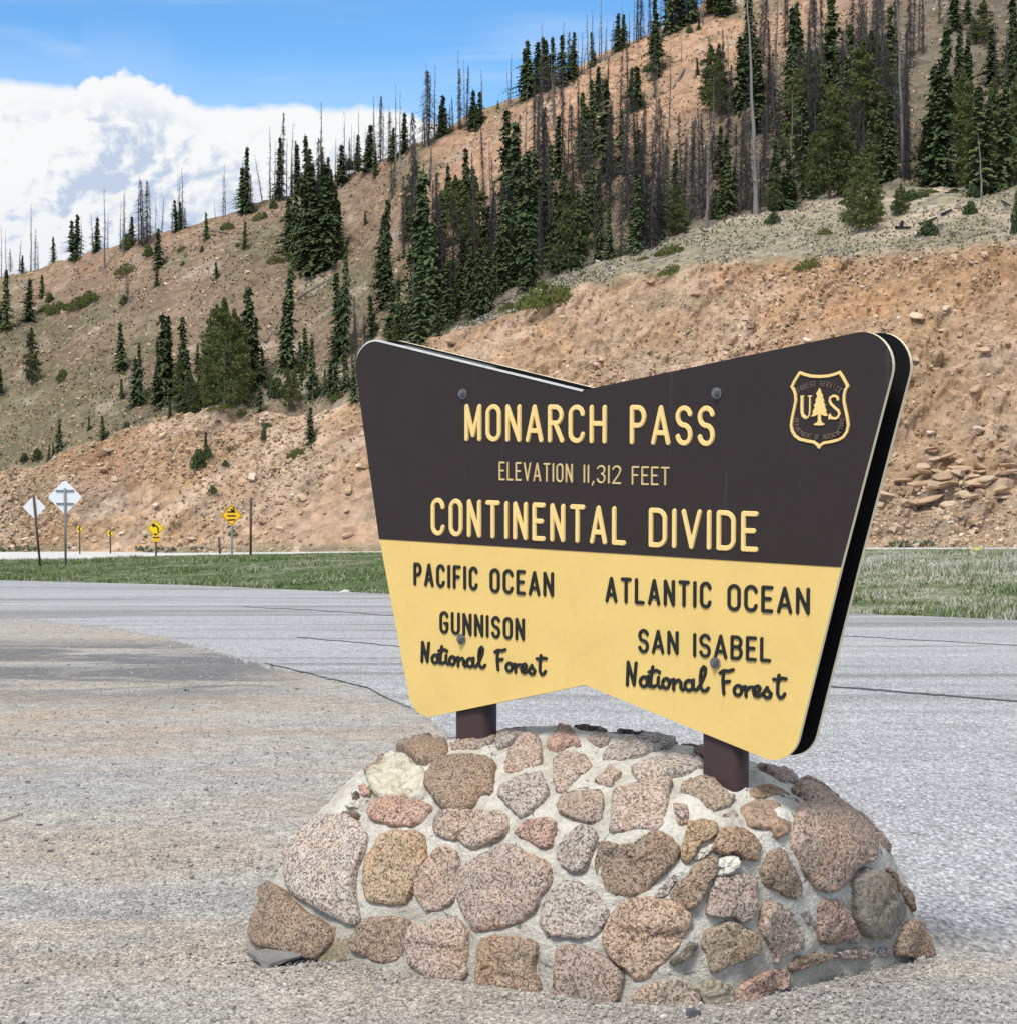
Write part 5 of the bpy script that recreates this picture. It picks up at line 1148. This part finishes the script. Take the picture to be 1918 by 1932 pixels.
cTL = line_pt(LT, LB, TL0, TN); cTR = line_pt(TN, TR1, RT, RB); cBR = line_pt(RL0, RL1, BN, BR1); cBL = line_pt(LL0, LL1, BL1, BN)
BLt, BRt = pl(Z1, 255, 1368), pl(Z4, 1478, 152)
def fillet(a, c, b, t, n=12):
    a, c, b = map(np.asarray, (a, c, b)); p0 = c+(a-c)/np.linalg.norm(a-c)*t; p1 = c+(b-c)/np.linalg.norm(b-c)*t
    w_ = math.cos(math.acos(np.clip(((a-c)@(b-c))/(np.linalg.norm(a-c)*np.linalg.norm(b-c)), -1, 1))/2+0)  # rational weight
    ang = math.acos(np.clip(((a-c)@(b-c))/(np.linalg.norm(a-c)*np.linalg.norm(b-c)), -1, 1)); w_ = math.sin(ang/2)
    out = []
    for k in np.linspace(0, 1, n):
        b0, b1, b2 = (1-k)**2, 2*k*(1-k)*w_, k*k; out.append((b0*p0+b1*c+b2*p1)/(b0+b1+b2))
    return out
top_poly = [BLt]+fillet(BLt, cTL, TN, .165)+[TN]+fillet(TN, cTR, BRt, .185)+[BRt]
bot_poly = [BRt]+fillet(BRt, cBR, BN, .115)+[BN]+fillet(BN, cBL, BLt, .105)+[BLt]
TH = .017; GAP = .112
def prism(poly, o0, o1, mats, bev=.0015, mid=None):
    """closed outline between two offsets; face slot 0, rim slot 1, back slot 2"""
    n = len(poly); V = [W3(s, z, o0) for s, z in poly]+[W3(s, z, o1) for s, z in poly]
    Fc = [tuple(range(n)), tuple(range(2*n-1, n-1, -1))]+[((k+1) % n, k, n+k, n+(k+1) % n) for k in range(n)]
    return V, Fc, [0, 2]+[1]*n
def add_prism(name, poly, o0, o1, mats, parent, label=None):
    V, Fc, mi = prism(poly, o0, o1, mats)
    me = mesh(name, rel(V, sign) if parent is sign or True else V, Fc, mats, False, mi)
    # smooth only the rim would shade oddly; keep flat
    o = obj(name, me, parent)
    if label: o['label'] = label
    return o
brown = add_prism('brown_panel', top_poly, 0, TH, [M_BROWN, M_CREAM, M_INNER], sign)
# the yellow board sits 2 mm behind the brown face
yellow = add_prism('yellow_panel', bot_poly, .0025, TH+.0005, [M_YEL, M_CREAM, M_INNER], sign)
rear_poly = top_poly[:-1]+bot_poly[:-1]
rear = add_prism('back_panel', rear_poly, TH+GAP, TH*2+GAP, [M_INNER, M_CREAM, M_BROWN], sign, 'rear board facing the other way')
# grey filler board between the two panels along the top left edge
a_, b_ = pl(Z1, 330, 150), pl(Z1, 872, 283)
def edge_z(s): k = (s-TL0[0])/(TN[0]-TL0[0]); return TL0[1]+(TN[1]-TL0[1])*k
sp = [(a_[0]-.02, edge_z(a_[0]-.02)-.008), (b_[0], edge_z(b_[0])-.008), (b_[0], edge_z(b_[0])-.07), (a_[0]-.02, edge_z(a_[0]-.02)-.07)]
M_GWOOD = m_plain('weathered_filler', (.075, .08, .085), .9, .45, 25, .2, .6)
add_prism('filler_board', sp[::-1], TH+.002, TH+GAP-.002, [M_GWOOD]*3, sign)
# chamfer along the front panel's top left edge, caught light painted into its colour
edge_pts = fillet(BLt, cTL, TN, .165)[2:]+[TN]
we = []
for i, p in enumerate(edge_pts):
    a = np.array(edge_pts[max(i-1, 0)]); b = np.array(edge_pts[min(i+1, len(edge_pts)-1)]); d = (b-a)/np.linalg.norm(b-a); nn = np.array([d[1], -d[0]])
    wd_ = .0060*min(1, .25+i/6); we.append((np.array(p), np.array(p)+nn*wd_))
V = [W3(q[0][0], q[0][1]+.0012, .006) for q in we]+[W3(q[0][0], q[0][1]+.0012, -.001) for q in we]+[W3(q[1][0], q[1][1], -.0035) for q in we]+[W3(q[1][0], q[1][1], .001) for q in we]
M_LITEDGE = m_plain('lit_edge', (.50, .50, .50), .6, .2, 18)
obj('lit_chamfer', mesh('lit_chamfer', rel(V, sign), grid_faces(4, len(we)), [M_LITEDGE]), brown)
# posts: rounded steel sections
PB = .594
def post(s):
    hx, hy, r = .083, GAP/2-.002, .040; off = TH+GAP/2
    ring = []
    for (cx_, cy_, a0) in ((hx-r, hy-r, 0), (-hx+r, hy-r, 90), (-hx+r, -hy+r, 180), (hx-r, -hy+r, 270)):
        for k in range(7): t = math.radians(a0+15*k); ring.append((s+cx_+r*math.cos(t), off+cy_+r*math.sin(t)))
    z1 = edge_z(-abs(s))-.07 if s < 0 else edge_z(-abs(s))-.07
    n = len(ring); V = [W3(a, zz_, b) for zz_ in (BZ+.45, z1) for a, b in ring]
    Fc = [(k, (k+1) % n, n+(k+1) % n, n+k) for k in range(n)]+[tuple(range(n, 2*n))]
    o = obj('post', mesh('post', rel(V, sign), Fc, [M_POST], True), sign); return o
for s in (-.585, .600): post(s)
# bolts
for (Zf, x, y) in ((Z1, 783, 455), (Z2, 460, 450), (Z3, 630, 690), (Z4, 728, 722)):
    s, z = plane(*Zf(x, y))
    w0 = tube(W3(s, z, .001), W3(s, z, -.004), .021, .021, 20); h0 = tube(W3(s, z, -.004), W3(s, z, -.016), .0135, .013, 6); t0 = tube(W3(s, z, -.016), W3(s, z, -.024), .007, .0065, 10)
    V, Fc = merge([w0, h0, t0]); b = obj('bolt', mesh('bolt', rel(V, sign), Fc, [M_STEEL]), brown if z > BLt[1] else yellow)

# -------- stroke lettering: raised strokes with rounded ends
def arc(cx, cy, rx, ry, a0, a1, n=14):
    return [(cx+rx*math.cos(math.radians(a)), cy+ry*math.sin(math.radians(a))) for a in np.linspace(a0, a1, n)]
def stadium(w_, ry): return arc(w_/2, 1-ry, w_/2, ry, 0, 180, 14)+arc(w_/2, ry, w_/2, ry, 180, 360, 14)+[(w_, 1-ry)]
g = .40; RY = .22
G = {
 'A': (.46, [[(0, 0), (.23, 1)], [(.23, 1), (.46, 0)], [(.09, .28), (.37, .28)]]),
 'B': (.40, [[(0, 0), (0, 1)], [(0, 1)]+arc(.20, .77, .19, .23, 90, -90)+[(0, .54)], [(.0, .54)]+arc(.20, .27, .20, .27, 90, -90)+[(0, 0)]]),
 'C': (g, [arc(g/2, 1-RY, g/2, RY, 5, 180)+arc(g/2, RY, g/2, RY, 180, 355)]),
 'D': (.40, [[(0, 0), (0, 1)], [(0, 1)]+arc(.18, .76, .22, .24, 90, 0)+arc(.18, .24, .22, .24, 0, -90)+[(0, 0)]]),
 'E': (.34, [[(0, 0), (0, 1)], [(0, 1), (.34, 1)], [(0, .52), (.28, .52)], [(0, 0), (.34, 0)]]),
 'F': (.34, [[(0, 0), (0, 1)], [(0, 1), (.34, 1)], [(0, .52), (.28, .52)]]),
 'G': (.40, [arc(.2, 1-RY, .2, RY, 10, 180)+arc(.2, RY, .2, RY, 180, 360), [(.4, RY), (.4, .46)], [(.4, .46), (.24, .46)]]),
 'H': (.42, [[(0, 0), (0, 1)], [(.42, 0), (.42, 1)], [(0, .52), (.42, .52)]]),
 'I': (0.0, [[(0, 0), (0, 1)]]),
 'L': (.34, [[(0, 0), (0, 1)], [(0, 0), (.34, 0)]]),
 'M': (.46, [[(0, 0), (0, 1)], [(0, 1), (.23, .12)], [(.23, .12), (.46, 1)], [(.46, 1), (.46, 0)]]),
 'N': (.40, [[(0, 0), (0, 1)], [(0, 1), (.40, 0)], [(.40, 0), (.40, 1)]]),
 'O': (g, [stadium(g, RY)]),
 'P': (.38, [[(0, 0), (0, 1)], [(0, 1)]+arc(.18, .74, .20, .26, 90, -90)+[(0, .48)]]),
 'R': (.40, [[(0, 0), (0, 1)], [(0, 1)]+arc(.18, .76, .21, .24, 90, -90)+[(0, .52)], [(.18, .52), (.41, 0)]]),
 'S': (.38, [arc(.19, .77, .19, .23, 15, 180, 10)+arc(.19, .76, .19, .25, 190, 262, 5)+arc(.19, .25, .19, .26, 82, 0, 6)+arc(.19, .23, .19, .23, -5, -170, 10)]),
 'T': (.40, [[(.2, 0), (.2, 1)], [(0, 1), (.4, 1)]]),
 'U': (.40, [[(0, 1)]+arc(.2, RY, .2, RY, 180, 360)+[(.4, 1)]]),
 'V': (.44, [[(0, 1), (.22, 0)], [(.22, 0), (.44, 1)]]),
 '1': (.0, [[(0, 0), (0, 1)]]),
 '2': (.38, [arc(.19, .77, .19, .23, 165, -10, 12)+[(.32, .56), (0, 0)], [(0, 0), (.38, 0)]]),
 '3': (.38, [arc(.19, .77, .18, .23, 160, -80, 12), arc(.19, .27, .19, .27, 80, -165, 12)]),
 ',': (.05, [[(.06, .03), (0, -.16)]]),
}
def split_sharp(pts, lim=50):
    out = [[pts[0]]]
    for i in range(1, len(pts)):
        out[-1].append(pts[i])
        if i < len(pts)-1:
            a = np.subtract(pts[i], pts[i-1]); b = np.subtract(pts[i+1], pts[i])
            if np.linalg.norm(a) > 0 and np.linalg.norm(b) > 0:
                c = (a@b)/np.linalg.norm(a)/np.linalg.norm(b)
                if c < math.cos(math.radians(lim)): out.append([pts[i]])
    return out
def stroke_solid(pts, r, h, o0, bev):
    """pts in sign-plane metres -> raised rounded-end bar (verts as (s, z, off)); h is its height above o0"""
    P = [np.array(p, float) for p in pts]; Q = [P[0]]
    for p in P[1:]:
        if np.linalg.norm(p-Q[-1]) > 1e-5: Q.append(p)
    P = Q; closed = len(P) > 4 and np.linalg.norm(P[0]-P[-1]) < 1e-4
    if closed: P = P[:-1]
    n = len(P)
    if n < 2: return [], []
    def side(rad):
        L, R = [], []
        for i in range(n):
            if closed: a, b = P[(i-1) % n], P[(i+1) % n]
            else: a, b = P[max(i-1, 0)], P[min(i+1, n-1)]
            d = (b-a)/np.linalg.norm(b-a); nn = np.array([-d[1], d[0]])
            L.append(P[i]+nn*rad); R.append(P[i]-nn*rad)
        return L, R
    V, Fc = [], []
    if closed:
        L0, R0 = side(r); L1, R1 = side(r-bev)
        for ring, o in ((L0, o0), (L1, o0-h), (R1, o0-h), (R0, o0)): V += [(p[0], p[1], o) for p in ring]
        for q in range(3):
            for k in range(n): Fc.append((q*n+k, q*n+(k+1) % n, (q+1)*n+(k+1) % n, (q+1)*n+k))
        return V, Fc
    def outline(rad):
        L, R = side(rad); d1 = P[-1]-P[-2]; a1 = math.atan2(d1[1], d1[0]); d0 = P[0]-P[1]; a0 = math.atan2(d0[1], d0[0])
        c1 = [P[-1]+rad*np.array([math.cos(a1+t), math.sin(a1+t)]) for t in np.linspace(math.pi/2, -math.pi/2, 8)[1:-1]]
        c0 = [P[0]+rad*np.array([math.cos(a0+t), math.sin(a0+t)]) for t in np.linspace(math.pi/2, -math.pi/2, 8)[1:-1]]
        return L, c1, R, c0
    A = outline(r); B = outline(r-bev)
    def loop(X): L, c1, R, c0 = X; return L+c1+R[::-1]+c0
    la, lb = loop(A), loop(B); m = len(la)
    V = [(p[0], p[1], o0) for p in la]+[(p[0], p[1], o0-h) for p in lb]
    for k in range(m): Fc.append((k, (k+1) % m, m+(k+1) % m, m+k))
    # top: strip between the two sides plus fans
    nl, nc1 = n, len(A[1]); Ri = lambda i: m+nl+nc1+(n-1-i)
    for i in range(n-1): Fc.append((m+i, m+i+1, Ri(i+1), Ri(i)))
    Fc.append(tuple([m+n-1]+[m+nl+k for k in range(nc1)]+[Ri(n-1)])[::1])
    Fc.append(tuple([Ri(0)]+[m+nl+nc1+n+k for k in range(len(A[3]))]+[m+0]))
    return V, Fc
def make_glyph(strokes, mp, r, h, o0, bev, name, mats, parent):
    V, Fc = [], []
    i = 0
    for st in strokes:
        for piece in split_sharp([mp(p) for p in st]):
            v, f = stroke_solid(piece, r, h+.00018*i, o0, bev); i += 1
            n = len(V); V += [tuple(W3(*q)) for q in v]; Fc += [tuple(a+n for a in q) for q in f]
    me = mesh(name, rel(V, sign), Fc, mats, False)
    o = obj(name, me, parent)
    return o
def fix_normals(o):
    bm = bmesh.new(); bm.from_mesh(o.data); bmesh.ops.recalc_face_normals(bm, faces=bm.faces); bm.to_mesh(o.data); bm.free()
def word(text, bl, tl_, br, tr_, mats, parent, rr=.066, h=.006, gapw=.15, o0=0.):
    """letters between photo corners: bottom-left, top-left, bottom-right, top-right of the word"""
    A, B, C, D = [plane(*p) for p in (bl, tl_, br, tr_)]
    capL, capR = B[1]-A[1], D[1]-C[1]; cap = (capL+capR)/2; width = C[0]-A[0]; r = cap*rr
    nat = sum(G[c][0] for c in text); n = len(text)
    W_ = width/cap - 2*rr                                           # centre-line width in cap units
    gaps = n-1; fixed = gaps*2*rr
    k = (W_-fixed-gaps*gapw)/nat if n > 1 else 1
    x = rr
    for c in text:
        w_, st = G[c]; w_ *= k
        def mp(p, x=x, k=k):
            sx_ = (x+p[0]*k)*cap; f = sx_/width; z0 = A[1]*(1-f)+C[1]*f; zc = capL*(1-f)+capR*f
            return (A[0]+sx_, z0+zc*(rr+p[1]*(1-2*rr)))
        o = make_glyph(st, mp, r, h, o0, r*.28, 'letter', mats, parent); fix_normals(o)
        x += w_+gapw+2*rr
Y_, B_ = [M_LETY], [M_LETB]
word('MONARCH', Z1(795,753), Z1(795,517), Z1(1685,769), Z1(1685,523), Y_, brown)
word('PASS', Z1(1830,773), Z1(1830,523), Z2(447,786), Z2(447,528), Y_, brown)
word('ELEVATION', Z1(1010,998), Z1(1010,880), Z1(1472,1014), Z1(1472,894), [M_LETD], brown, rr=.050, h=.004)
word('11,312', Z1(1540,1014), Z1(1540,899), Z1(1776,1023), Z1(1776,905), [M_LETD], brown, rr=.051, gapw=.17, h=.004)
word('FEET', Z1(1843,1027), Z1(1843,908), Z2(162,1031), Z2(162,914), [M_LETD], brown, rr=.050, h=.004)
word('CONTINENTAL', Z1(583,1346), Z1(583,1105), Z1(1806,1410), Z1(1806,1165), Y_, brown)
word('DIVIDE', Z2(31,1420), Z2(31,1170), Z2(721,1452), Z2(721,1194), Y_, brown)
yo = .0025
word('PACIFIC', Z3(291,310), Z3(291,145), Z3(744,348), Z3(744,176), B_, yellow, rr=.073, o0=yo)
word('OCEAN', Z3(829,362), Z3(829,184), Z3(1280,393), Z3(1280,215), B_, yellow, rr=.073, o0=yo)
word('GUNNISON', Z3(475,650), Z3(475,487), Z3(1074,704), Z3(1074,543), B_, yellow, rr=.073, o0=yo)
word('ATLANTIC', Z4(72,361), Z4(72,206), Z4(704,401), Z4(704,238), B_, yellow, rr=.073, o0=yo)
word('OCEAN', Z4(799,413), Z4(799,249), Z4(1291,437), Z4(1291,274), B_, yellow, rr=.073, o0=yo)
word('SAN', Z4(268,664), Z4(268,516), Z4(508,676), Z4(508,533), B_, yellow, rr=.073, o0=yo)
word('ISABEL', Z4(595,688), Z4(595,543), Z4(1060,721), Z4(1060,570), B_, yellow, rr=.073, o0=yo)
# script words, drawn once from the left half and repeated on the right half
def oval(cx, cy, rx, ry, a0=0, a1=360): return arc(cx, cy, rx, ry, a0, a1, 16)
NAT = [
 [[(350,848),(354,712)], [(354,712),(388,848)], [(388,848),(398,718)]],
 [oval(441,830,20,29), [(464,798),(463,846),(474,858),(484,854)]],
 [[(490,742),(482,800),(479,846),(490,862),(504,856)], [(470,772),(512,764)]],
 [[(521,806),(519,850),(530,866),(542,860)], [(526,772),(526,778)]],
 [oval(563,842,19,29), [(574,820),(592,826)]],
 [[(604,818),(606,880)], [(606,850),(618,828),(634,824),(645,838),(645,870),(656,882)]],
 [oval(689,856,22,30), [(713,824),(712,872),(722,884),(736,880)]],
 [[(736,880),(758,840),(778,790),(780,758),(770,746),(758,762),(752,810),(754,868),(766,890),(782,890),(796,874)]],
]
FOR = [
 [[(886,776),(882,830),(888,906)], [(866,780),(884,768),(910,772),(938,764)], [(882,838),(918,832)]],
 [oval(965,888,21,29), [(978,866),(996,872)]],
 [[(1004,866),(1010,924)], [(1010,892),(1024,872),(1044,872)]],
 [[(1052,908),(1078,898),(1086,880),(1076,866),(1060,870),(1050,896),(1056,922),(1076,928),(1096,914)]],
 [[(1098,918),(1124,876),(1128,890),(1146,914),(1142,932),(1124,938),(1112,930)]],
 [[(1188,806),(1182,870),(1182,920),(1194,940),(1210,936),(1220,918)], [(1160,828),(1182,834),(1204,824),(1226,828)]],
]
def script(letters, mp, cap):
    for st in letters:
        o = make_glyph([s for s in st], mp, cap*.080, .006, yo, cap*.022, 'letter', B_, yellow); fix_normals(o)
oL = plane(*Z3(345, 852)); capL = plane(*Z3(345, 702))[1]-oL[1]
mpL = lambda p: tuple(plane(*Z3(*p)))
script(NAT, mpL, capL); script(FOR, mpL, capL)
def remap(src0, src1, dst0, dst1):
    a0, a1, b0, b1 = plane(*src0), plane(*src1), plane(*dst0), plane(*dst1)
    ks = (b1[0]-b0[0])/(a1[0]-a0[0])
    sl = (b1[1]-b0[1])/(b1[0]-b0[0]); sla = (a1[1]-a0[1])/(a1[0]-a0[0])
    def f(p):
        q = plane(*Z3(*p)); x = q[0]-a0[0]; y = q[1]-a0[1]-sla*x; return (b0[0]+x*ks, b0[1]+y*ks+sl*x*ks)
    return f
f1 = remap(Z3(341, 852), Z3(798, 893), Z4(193, 858), Z4(688, 892)); script(NAT, f1, capL*1.0)
f2 = remap(Z3(860, 908), Z3(1230, 944), Z4(748, 910), Z4(1152, 934)); script(FOR, f2, capL*1.0)

# -------- agency shield
emb = obj('emblem', None, brown); emb.location = (0, 0, 0)
pe = lambda x, y: tuple(plane(*ZE(x, y)))
shield = [(395,325),(480,358),(600,390),(770,400),(930,388),(1050,358),(1155,318),(1215,410),(1308,580),(1262,650),(1238,760),(1236,880),(1262,1000),(1300,1180),(1318,1330),(1290,1450),(1225,1545),(1130,1600),(1000,1635),(850,1660),(790,1700),(766,1745),(730,1695),(670,1648),(530,1622),(390,1590),(305,1525),(250,1430),(232,1330),(250,1190),(290,1010),(320,860),(312,740),(285,655),(245,590),(300,480),(395,325)]
def em(strokes, px, name, mats=Y_, h=.005):
    r = (plane(*ZE(700+px, 900))[0]-plane(*ZE(700, 900))[0])
    o = make_glyph(strokes, lambda p: pe(*p), r, h, 0, r*.25, name, mats, emb); fix_normals(o); return o
em([shield], 27, 'shield_border')
em([[(440,790),(436,960),(438,1080),(455,1140),(500,1180)]], 30, 'letter')
em([[(500,1190),(545,1180),(578,1130),(588,1040),(590,785)], [(565,772),(615,772)], [(420,775),(465,775)]], 14, 'letter')
em([[(1120,835),(1110,790),(1070,768),(1020,768),(975,800),(965,860),(990,920),(1060,990),(1130,1050),(1150,1110),(1125,1165),(1080,1195),(1010,1190),(965,1150)], [(965,1130),(962,1195)]], 23, 'letter')
tree_o = [(770,615),(795,660),(812,720),(840,770),(830,790),(862,860),(850,880),(885,950),(872,965),(905,1050),(895,1065),(925,1140),(880,1150),(800,1115),(800,1230),(820,1275),(868,1300),(860,1320),(770,1328),(670,1320),(668,1300),(730,1270),(745,1230),(745,1112),(680,1150),(615,1160),(655,1090),(640,1070),(690,980),(668,950),(710,880),(698,850),(735,770),(712,720),(745,670)]
poly = [pe(*p) for p in tree_o][::-1]
V, Fc, mi = prism(poly, -.005, .0, None); obj('tree_figure', mesh('tree_figure', rel(V, sign), Fc, [M_LETY], False), emb)
def arc_text(text, P0, up_sign, size, name='letter'):
    """small worn letters along a photo-space path"""
    path = [np.array(pe(*p)) for p in P0]; seg = [np.linalg.norm(b-a) for a, b in zip(path, path[1:])]; cum = np.concatenate([[0], np.cumsum(seg)])
    n = len(text); strokes = []; cap = plane(*ZE(700, 900))[1]-plane(*ZE(700, 900+size))[1]
    for i, ch in enumerate(text):
        if ch == ' ': continue
        s = cum[-1]*(i+.5)/n; k = min(np.searchsorted(cum, s)-1, len(seg)-1); k = max(k, 0); f = (s-cum[k])/seg[k]; c = path[k]*(1-f)+path[k+1]*f
        d = (path[k+1]-path[k])/seg[k]; nn = np.array([-d[1], d[0]]); w_, st = G[ch]
        for q in st: strokes.append([tuple(c+d*(p[0]-w_/2)*cap*1.1+nn*(p[1]-.5)*cap) for p in q])
    o = make_glyph(strokes, lambda p: p, cap*.066, .0014, 0, cap*.01, name, [M_FAINT], emb); fix_normals(o)
arc_text('FOREST SERVICE', [(345,665),(440,605),(560,555),(700,530),(850,530),(990,570),(1100,620),(1195,690)], 1, 92, 'worn_lettering')
arc_text('DEPARTMENT OF AGRICULTURE', [(345,1180),(330,1290),(345,1400),(420,1480),(540,1520),(700,1548),(850,1548),(1000,1525),(1120,1480),(1180,1400),(1215,1290),(1225,1180)], 1, 80, 'worn_lettering')
# notches broken into the right rims, seen as pale chips
for (Zf, x, y, off) in ((Z2, 1533, 440, 0.0), (Z2, 1500, 500, 0.0)):
    pass

# ------------------------------------------------------------------ road signs far behind
M_ALU = m_plain('sign_back_aluminium', (.86, .87, .89), .45, .05, 2, .4)
M_GPOST = m_plain('steel_post', (.22, .23, .23), .6, .15, 3)
M_RPOST = m_plain('brown_wood_post', (.09, .06, .045), .8, .2, 6)
M_SYEL = m_plain('sign_yellow', (.85, .62, .02), .5, .04, 3)
M_SORA = m_plain('sign_amber', (.80, .46, .015), .5, .06, 3)
M_SBLK = m_plain('sign_black', (.02, .02, .02), .6, .1, 3)
def far_base(u, v, d=None):
    """point on verge or road foot"""
    d = d if d is not None else float(gfd(u)); return at(float(u), float(v), d)
def road_sign(name, label, cat, ub, vb_, d, cu, cv, hw, col, post_top, pm, lean=0., faces='back', plaque=None, glyph=None, pr=.035, rot=0., group=None, square=False):
    P = at(float(ub), float(vb_), d); o = thing(name, tuple(P), label, cat, group)
    C = at(float(cu), float(cv), d)-P; T = at(*post_top, d)-P; k = d/F; h = hw*k
    V, Fc = tube((0, 0, -.3), tuple(T), pr, pr, 8); obj('post', mesh('post', V, Fc, [pm], True), o)
    yo_ = .05 if faces == 'back' else -.05
    c = C+np.array([0, yo_, 0])
    def diamond(hh, y, t, cc=c):
        n = 4; pts = [(0, hh), (hh, 0), (0, -hh), (-hh, 0)] if not square else [(-hh, hh*1.25), (hh, hh*1.25), (hh, -hh*1.25), (-hh, -hh*1.25)]
        # clipped corners
        q = []
        for i in range(4):
            a = np.array(pts[i]); b0 = np.array(pts[(i-1) % 4]); b1 = np.array(pts[(i+1) % 4]); q += list((a*.93+b0*.07, a*.93+b1*.07))
        n = len(q); V = [(cc[0]+p[0], cc[1]+y, cc[2]+p[1]) for p in q]+[(cc[0]+p[0], cc[1]+y+t, cc[2]+p[1]) for p in q]
        return V, [tuple(range(n)), tuple(range(2*n-1, n-1, -1))]+[(i, n+i, n+(i+1) % n, (i+1) % n) for i in range(n)]
    V, Fc = diamond(h, 0, .012); face = obj('sign_face', mesh('sign_face', V, Fc, [col]), o)
    if faces == 'back':
        if glyph == 'rails':
            for dz, wf in ((.38, .52), (-.36, .50)):
                V, Fc = box(c+np.array([0, -.03, dz*h]), (1, 0, 0), (0, 1, 0), (0, 0, 1), h*wf, .02, .03); obj('rail', mesh('rail', V, Fc, [M_GPOST]), o)
        return o
    if not square:
        V, Fc = diamond(h*.93, -.004, .003); V2, F2 = diamond(h*.86, -.008, .003)
        obj('border', mesh('border', V, Fc, [M_SBLK]), o); obj('inner_face', mesh('inner_face', V2, F2, [col]), o)
    def flat_strokes(st, r, y):
        parts = []
        for q in st:
            for piece in split_sharp([(c[0]+p[0]*h, c[2]+p[1]*h) for p in q]):
                v, f = stroke_solid(piece, r*h, .004, 0, r*h*.1); parts.append(([(a, c[1]+y+b, e) for a, e, b in v], f))
        V, Fc = merge(parts); obj('symbol', mesh('symbol', V, Fc, [M_SBLK]), o)
    if glyph == 'curve': flat_strokes([[(.30, -.42), (.30, -.05), (.20, .18), (-.05, .32)], [(-.05, .32), (-.20, .36)], [(-.22, .20), (-.36, .38)], [(-.36, .38), (-.14, .50)]], .085, -.012)
    if glyph == 'truck': flat_strokes([[(-.35, .30), (.30, .30)], [(.02, .42), (.10, .38)], [(.18, .70), (.20, .42)], [(-.05, .55), (.14, .36)], [(-.32, -.06), (-.10, -.06)], [(.02, -.06), (.34, -.06)], [(-.30, -.44), (-.04, -.44)], [(.04, -.42), (.28, -.42)]], .075, -.012)
    if glyph == 'chevron': flat_strokes([[(.45, 1.0), (-.30, 0)], [(-.30, 0), (.45, -1.0)]], .32, -.012)
    if plaque:
        pu, pv_, pw, ph = plaque; Cp = at(float(pu), float(pv_), d)-P
        V, Fc = box(Cp+np.array([0, yo_, 0]), (1, 0, 0), (0, 1, 0), (0, 0, 1), pw/2*k, .008, ph/2*k); pq = obj('plaque', mesh('plaque', V, Fc, [M_SORA]), o)
        V, Fc = merge([stroke_solid(q_, .05, .004, 0, .005) and ([(a, Cp[1]+yo_-.012+b, e) for a, e, b in stroke_solid(q_, .035, .004, 0, .004)[0]], stroke_solid(q_, .035, .004, 0, .004)[1]) for q_ in ([(Cp[0]-.12, Cp[2]), (Cp[0]-.03, Cp[2])], [(Cp[0]+.04, Cp[2]), (Cp[0]+.13, Cp[2])])])
        obj('speed_marking', mesh('speed_marking', V, Fc, [M_SBLK]), pq)
    return o
road_sign('road_sign', 'smaller white diamond sign back on a leaning brown post', 'road sign', 76, 1058, 88, 64, 957, 22, M_ALU, (63, 934), M_RPOST, glyph=None, pr=.05)
road_sign('road_sign', 'larger white diamond sign back with two cross rails on a grey post', 'road sign', 124, 1056, 88, 122, 938, 33, M_ALU, (122, 921), M_GPOST, glyph='rails', pr=.05)
road_sign('chevron_sign', 'small yellow chevron marker nearer the large white diamond sign', 'road sign', 150.5, 1044, 112, 150, 998, 4.2, M_SYEL, (150, 992), M_RPOST, faces='front', glyph='chevron', pr=.04, square=True, group='chevron markers on the curve')
road_sign('chevron_sign', 'small yellow chevron marker nearer the yellow curve sign', 'road sign', 208.5, 1044, 112, 208, 1006, 4.2, M_SYEL, (208, 1000), M_RPOST, faces='front', glyph='chevron', pr=.04, square=True, group='chevron markers on the curve')
road_sign('curve_sign', 'yellow diamond curve sign with arrow and small plaque beneath', 'road sign', 294.5, 1050, 100, 294, 997, 16.5, M_SYEL, (294, 985), M_RPOST, faces='front', glyph='curve', plaque=(295, 1014, 13, 15), pr=.045)
road_sign('truck_sign', 'amber diamond warning sign with truck symbol and two text rows', 'road sign', 438, 1046, 106, 437.5, 972, 20.5, M_SORA, (437.5, 960), M_GPOST, faces='front', glyph='truck', pr=.05)
def bare_post(u0, v0, u1, v1, d, r, label, mt=M_RPOST):
    P = at(float(u0), float(v0), d); T = at(float(u1), float(v1), d)-P; V, Fc = tube((0, 0, -.3), tuple(T), r, r, 8)
    obj('marker_post', mesh('marker_post', V, Fc, [mt], True), None, tuple(P), label=label, category='post')
bare_post(473, 1049, 473.5, 940, 92, .055, 'tall bare brown post right of the amber truck sign')
bare_post(415.5, 1037, 413, 1013, 108, .055, 'short leaning stub post left of the amber truck sign')
M_PYEL = m_plain('yellow_plastic', (.85, .66, .05), .5, .05, 10)
P = at(1842., 1041., 74.); V, Fc = merge([box((0, 0, .04), (1, 0, 0), (0, 1, 0), (0, 0, 1), .16, .06, .05), box((.02, 0, .12), (1, 0, 0), (0, 1, 0), (0, 0, 1), .09, .04, .04)])
obj('yellow_marker', mesh('yellow_marker', V, Fc, [M_PYEL]), None, tuple(P), label='small yellow object on the far edge of the verge at right', category='marker')
boulder(ground_at(1018./1., 1119.) if False else at(650., 1115., 58.)*[1, 1, 1], .16, .08, .05, .2, 0, 71, 'white_litter', 'small white scrap in the grass left of the yellow panel', 'litter', m=M_WSTONE)
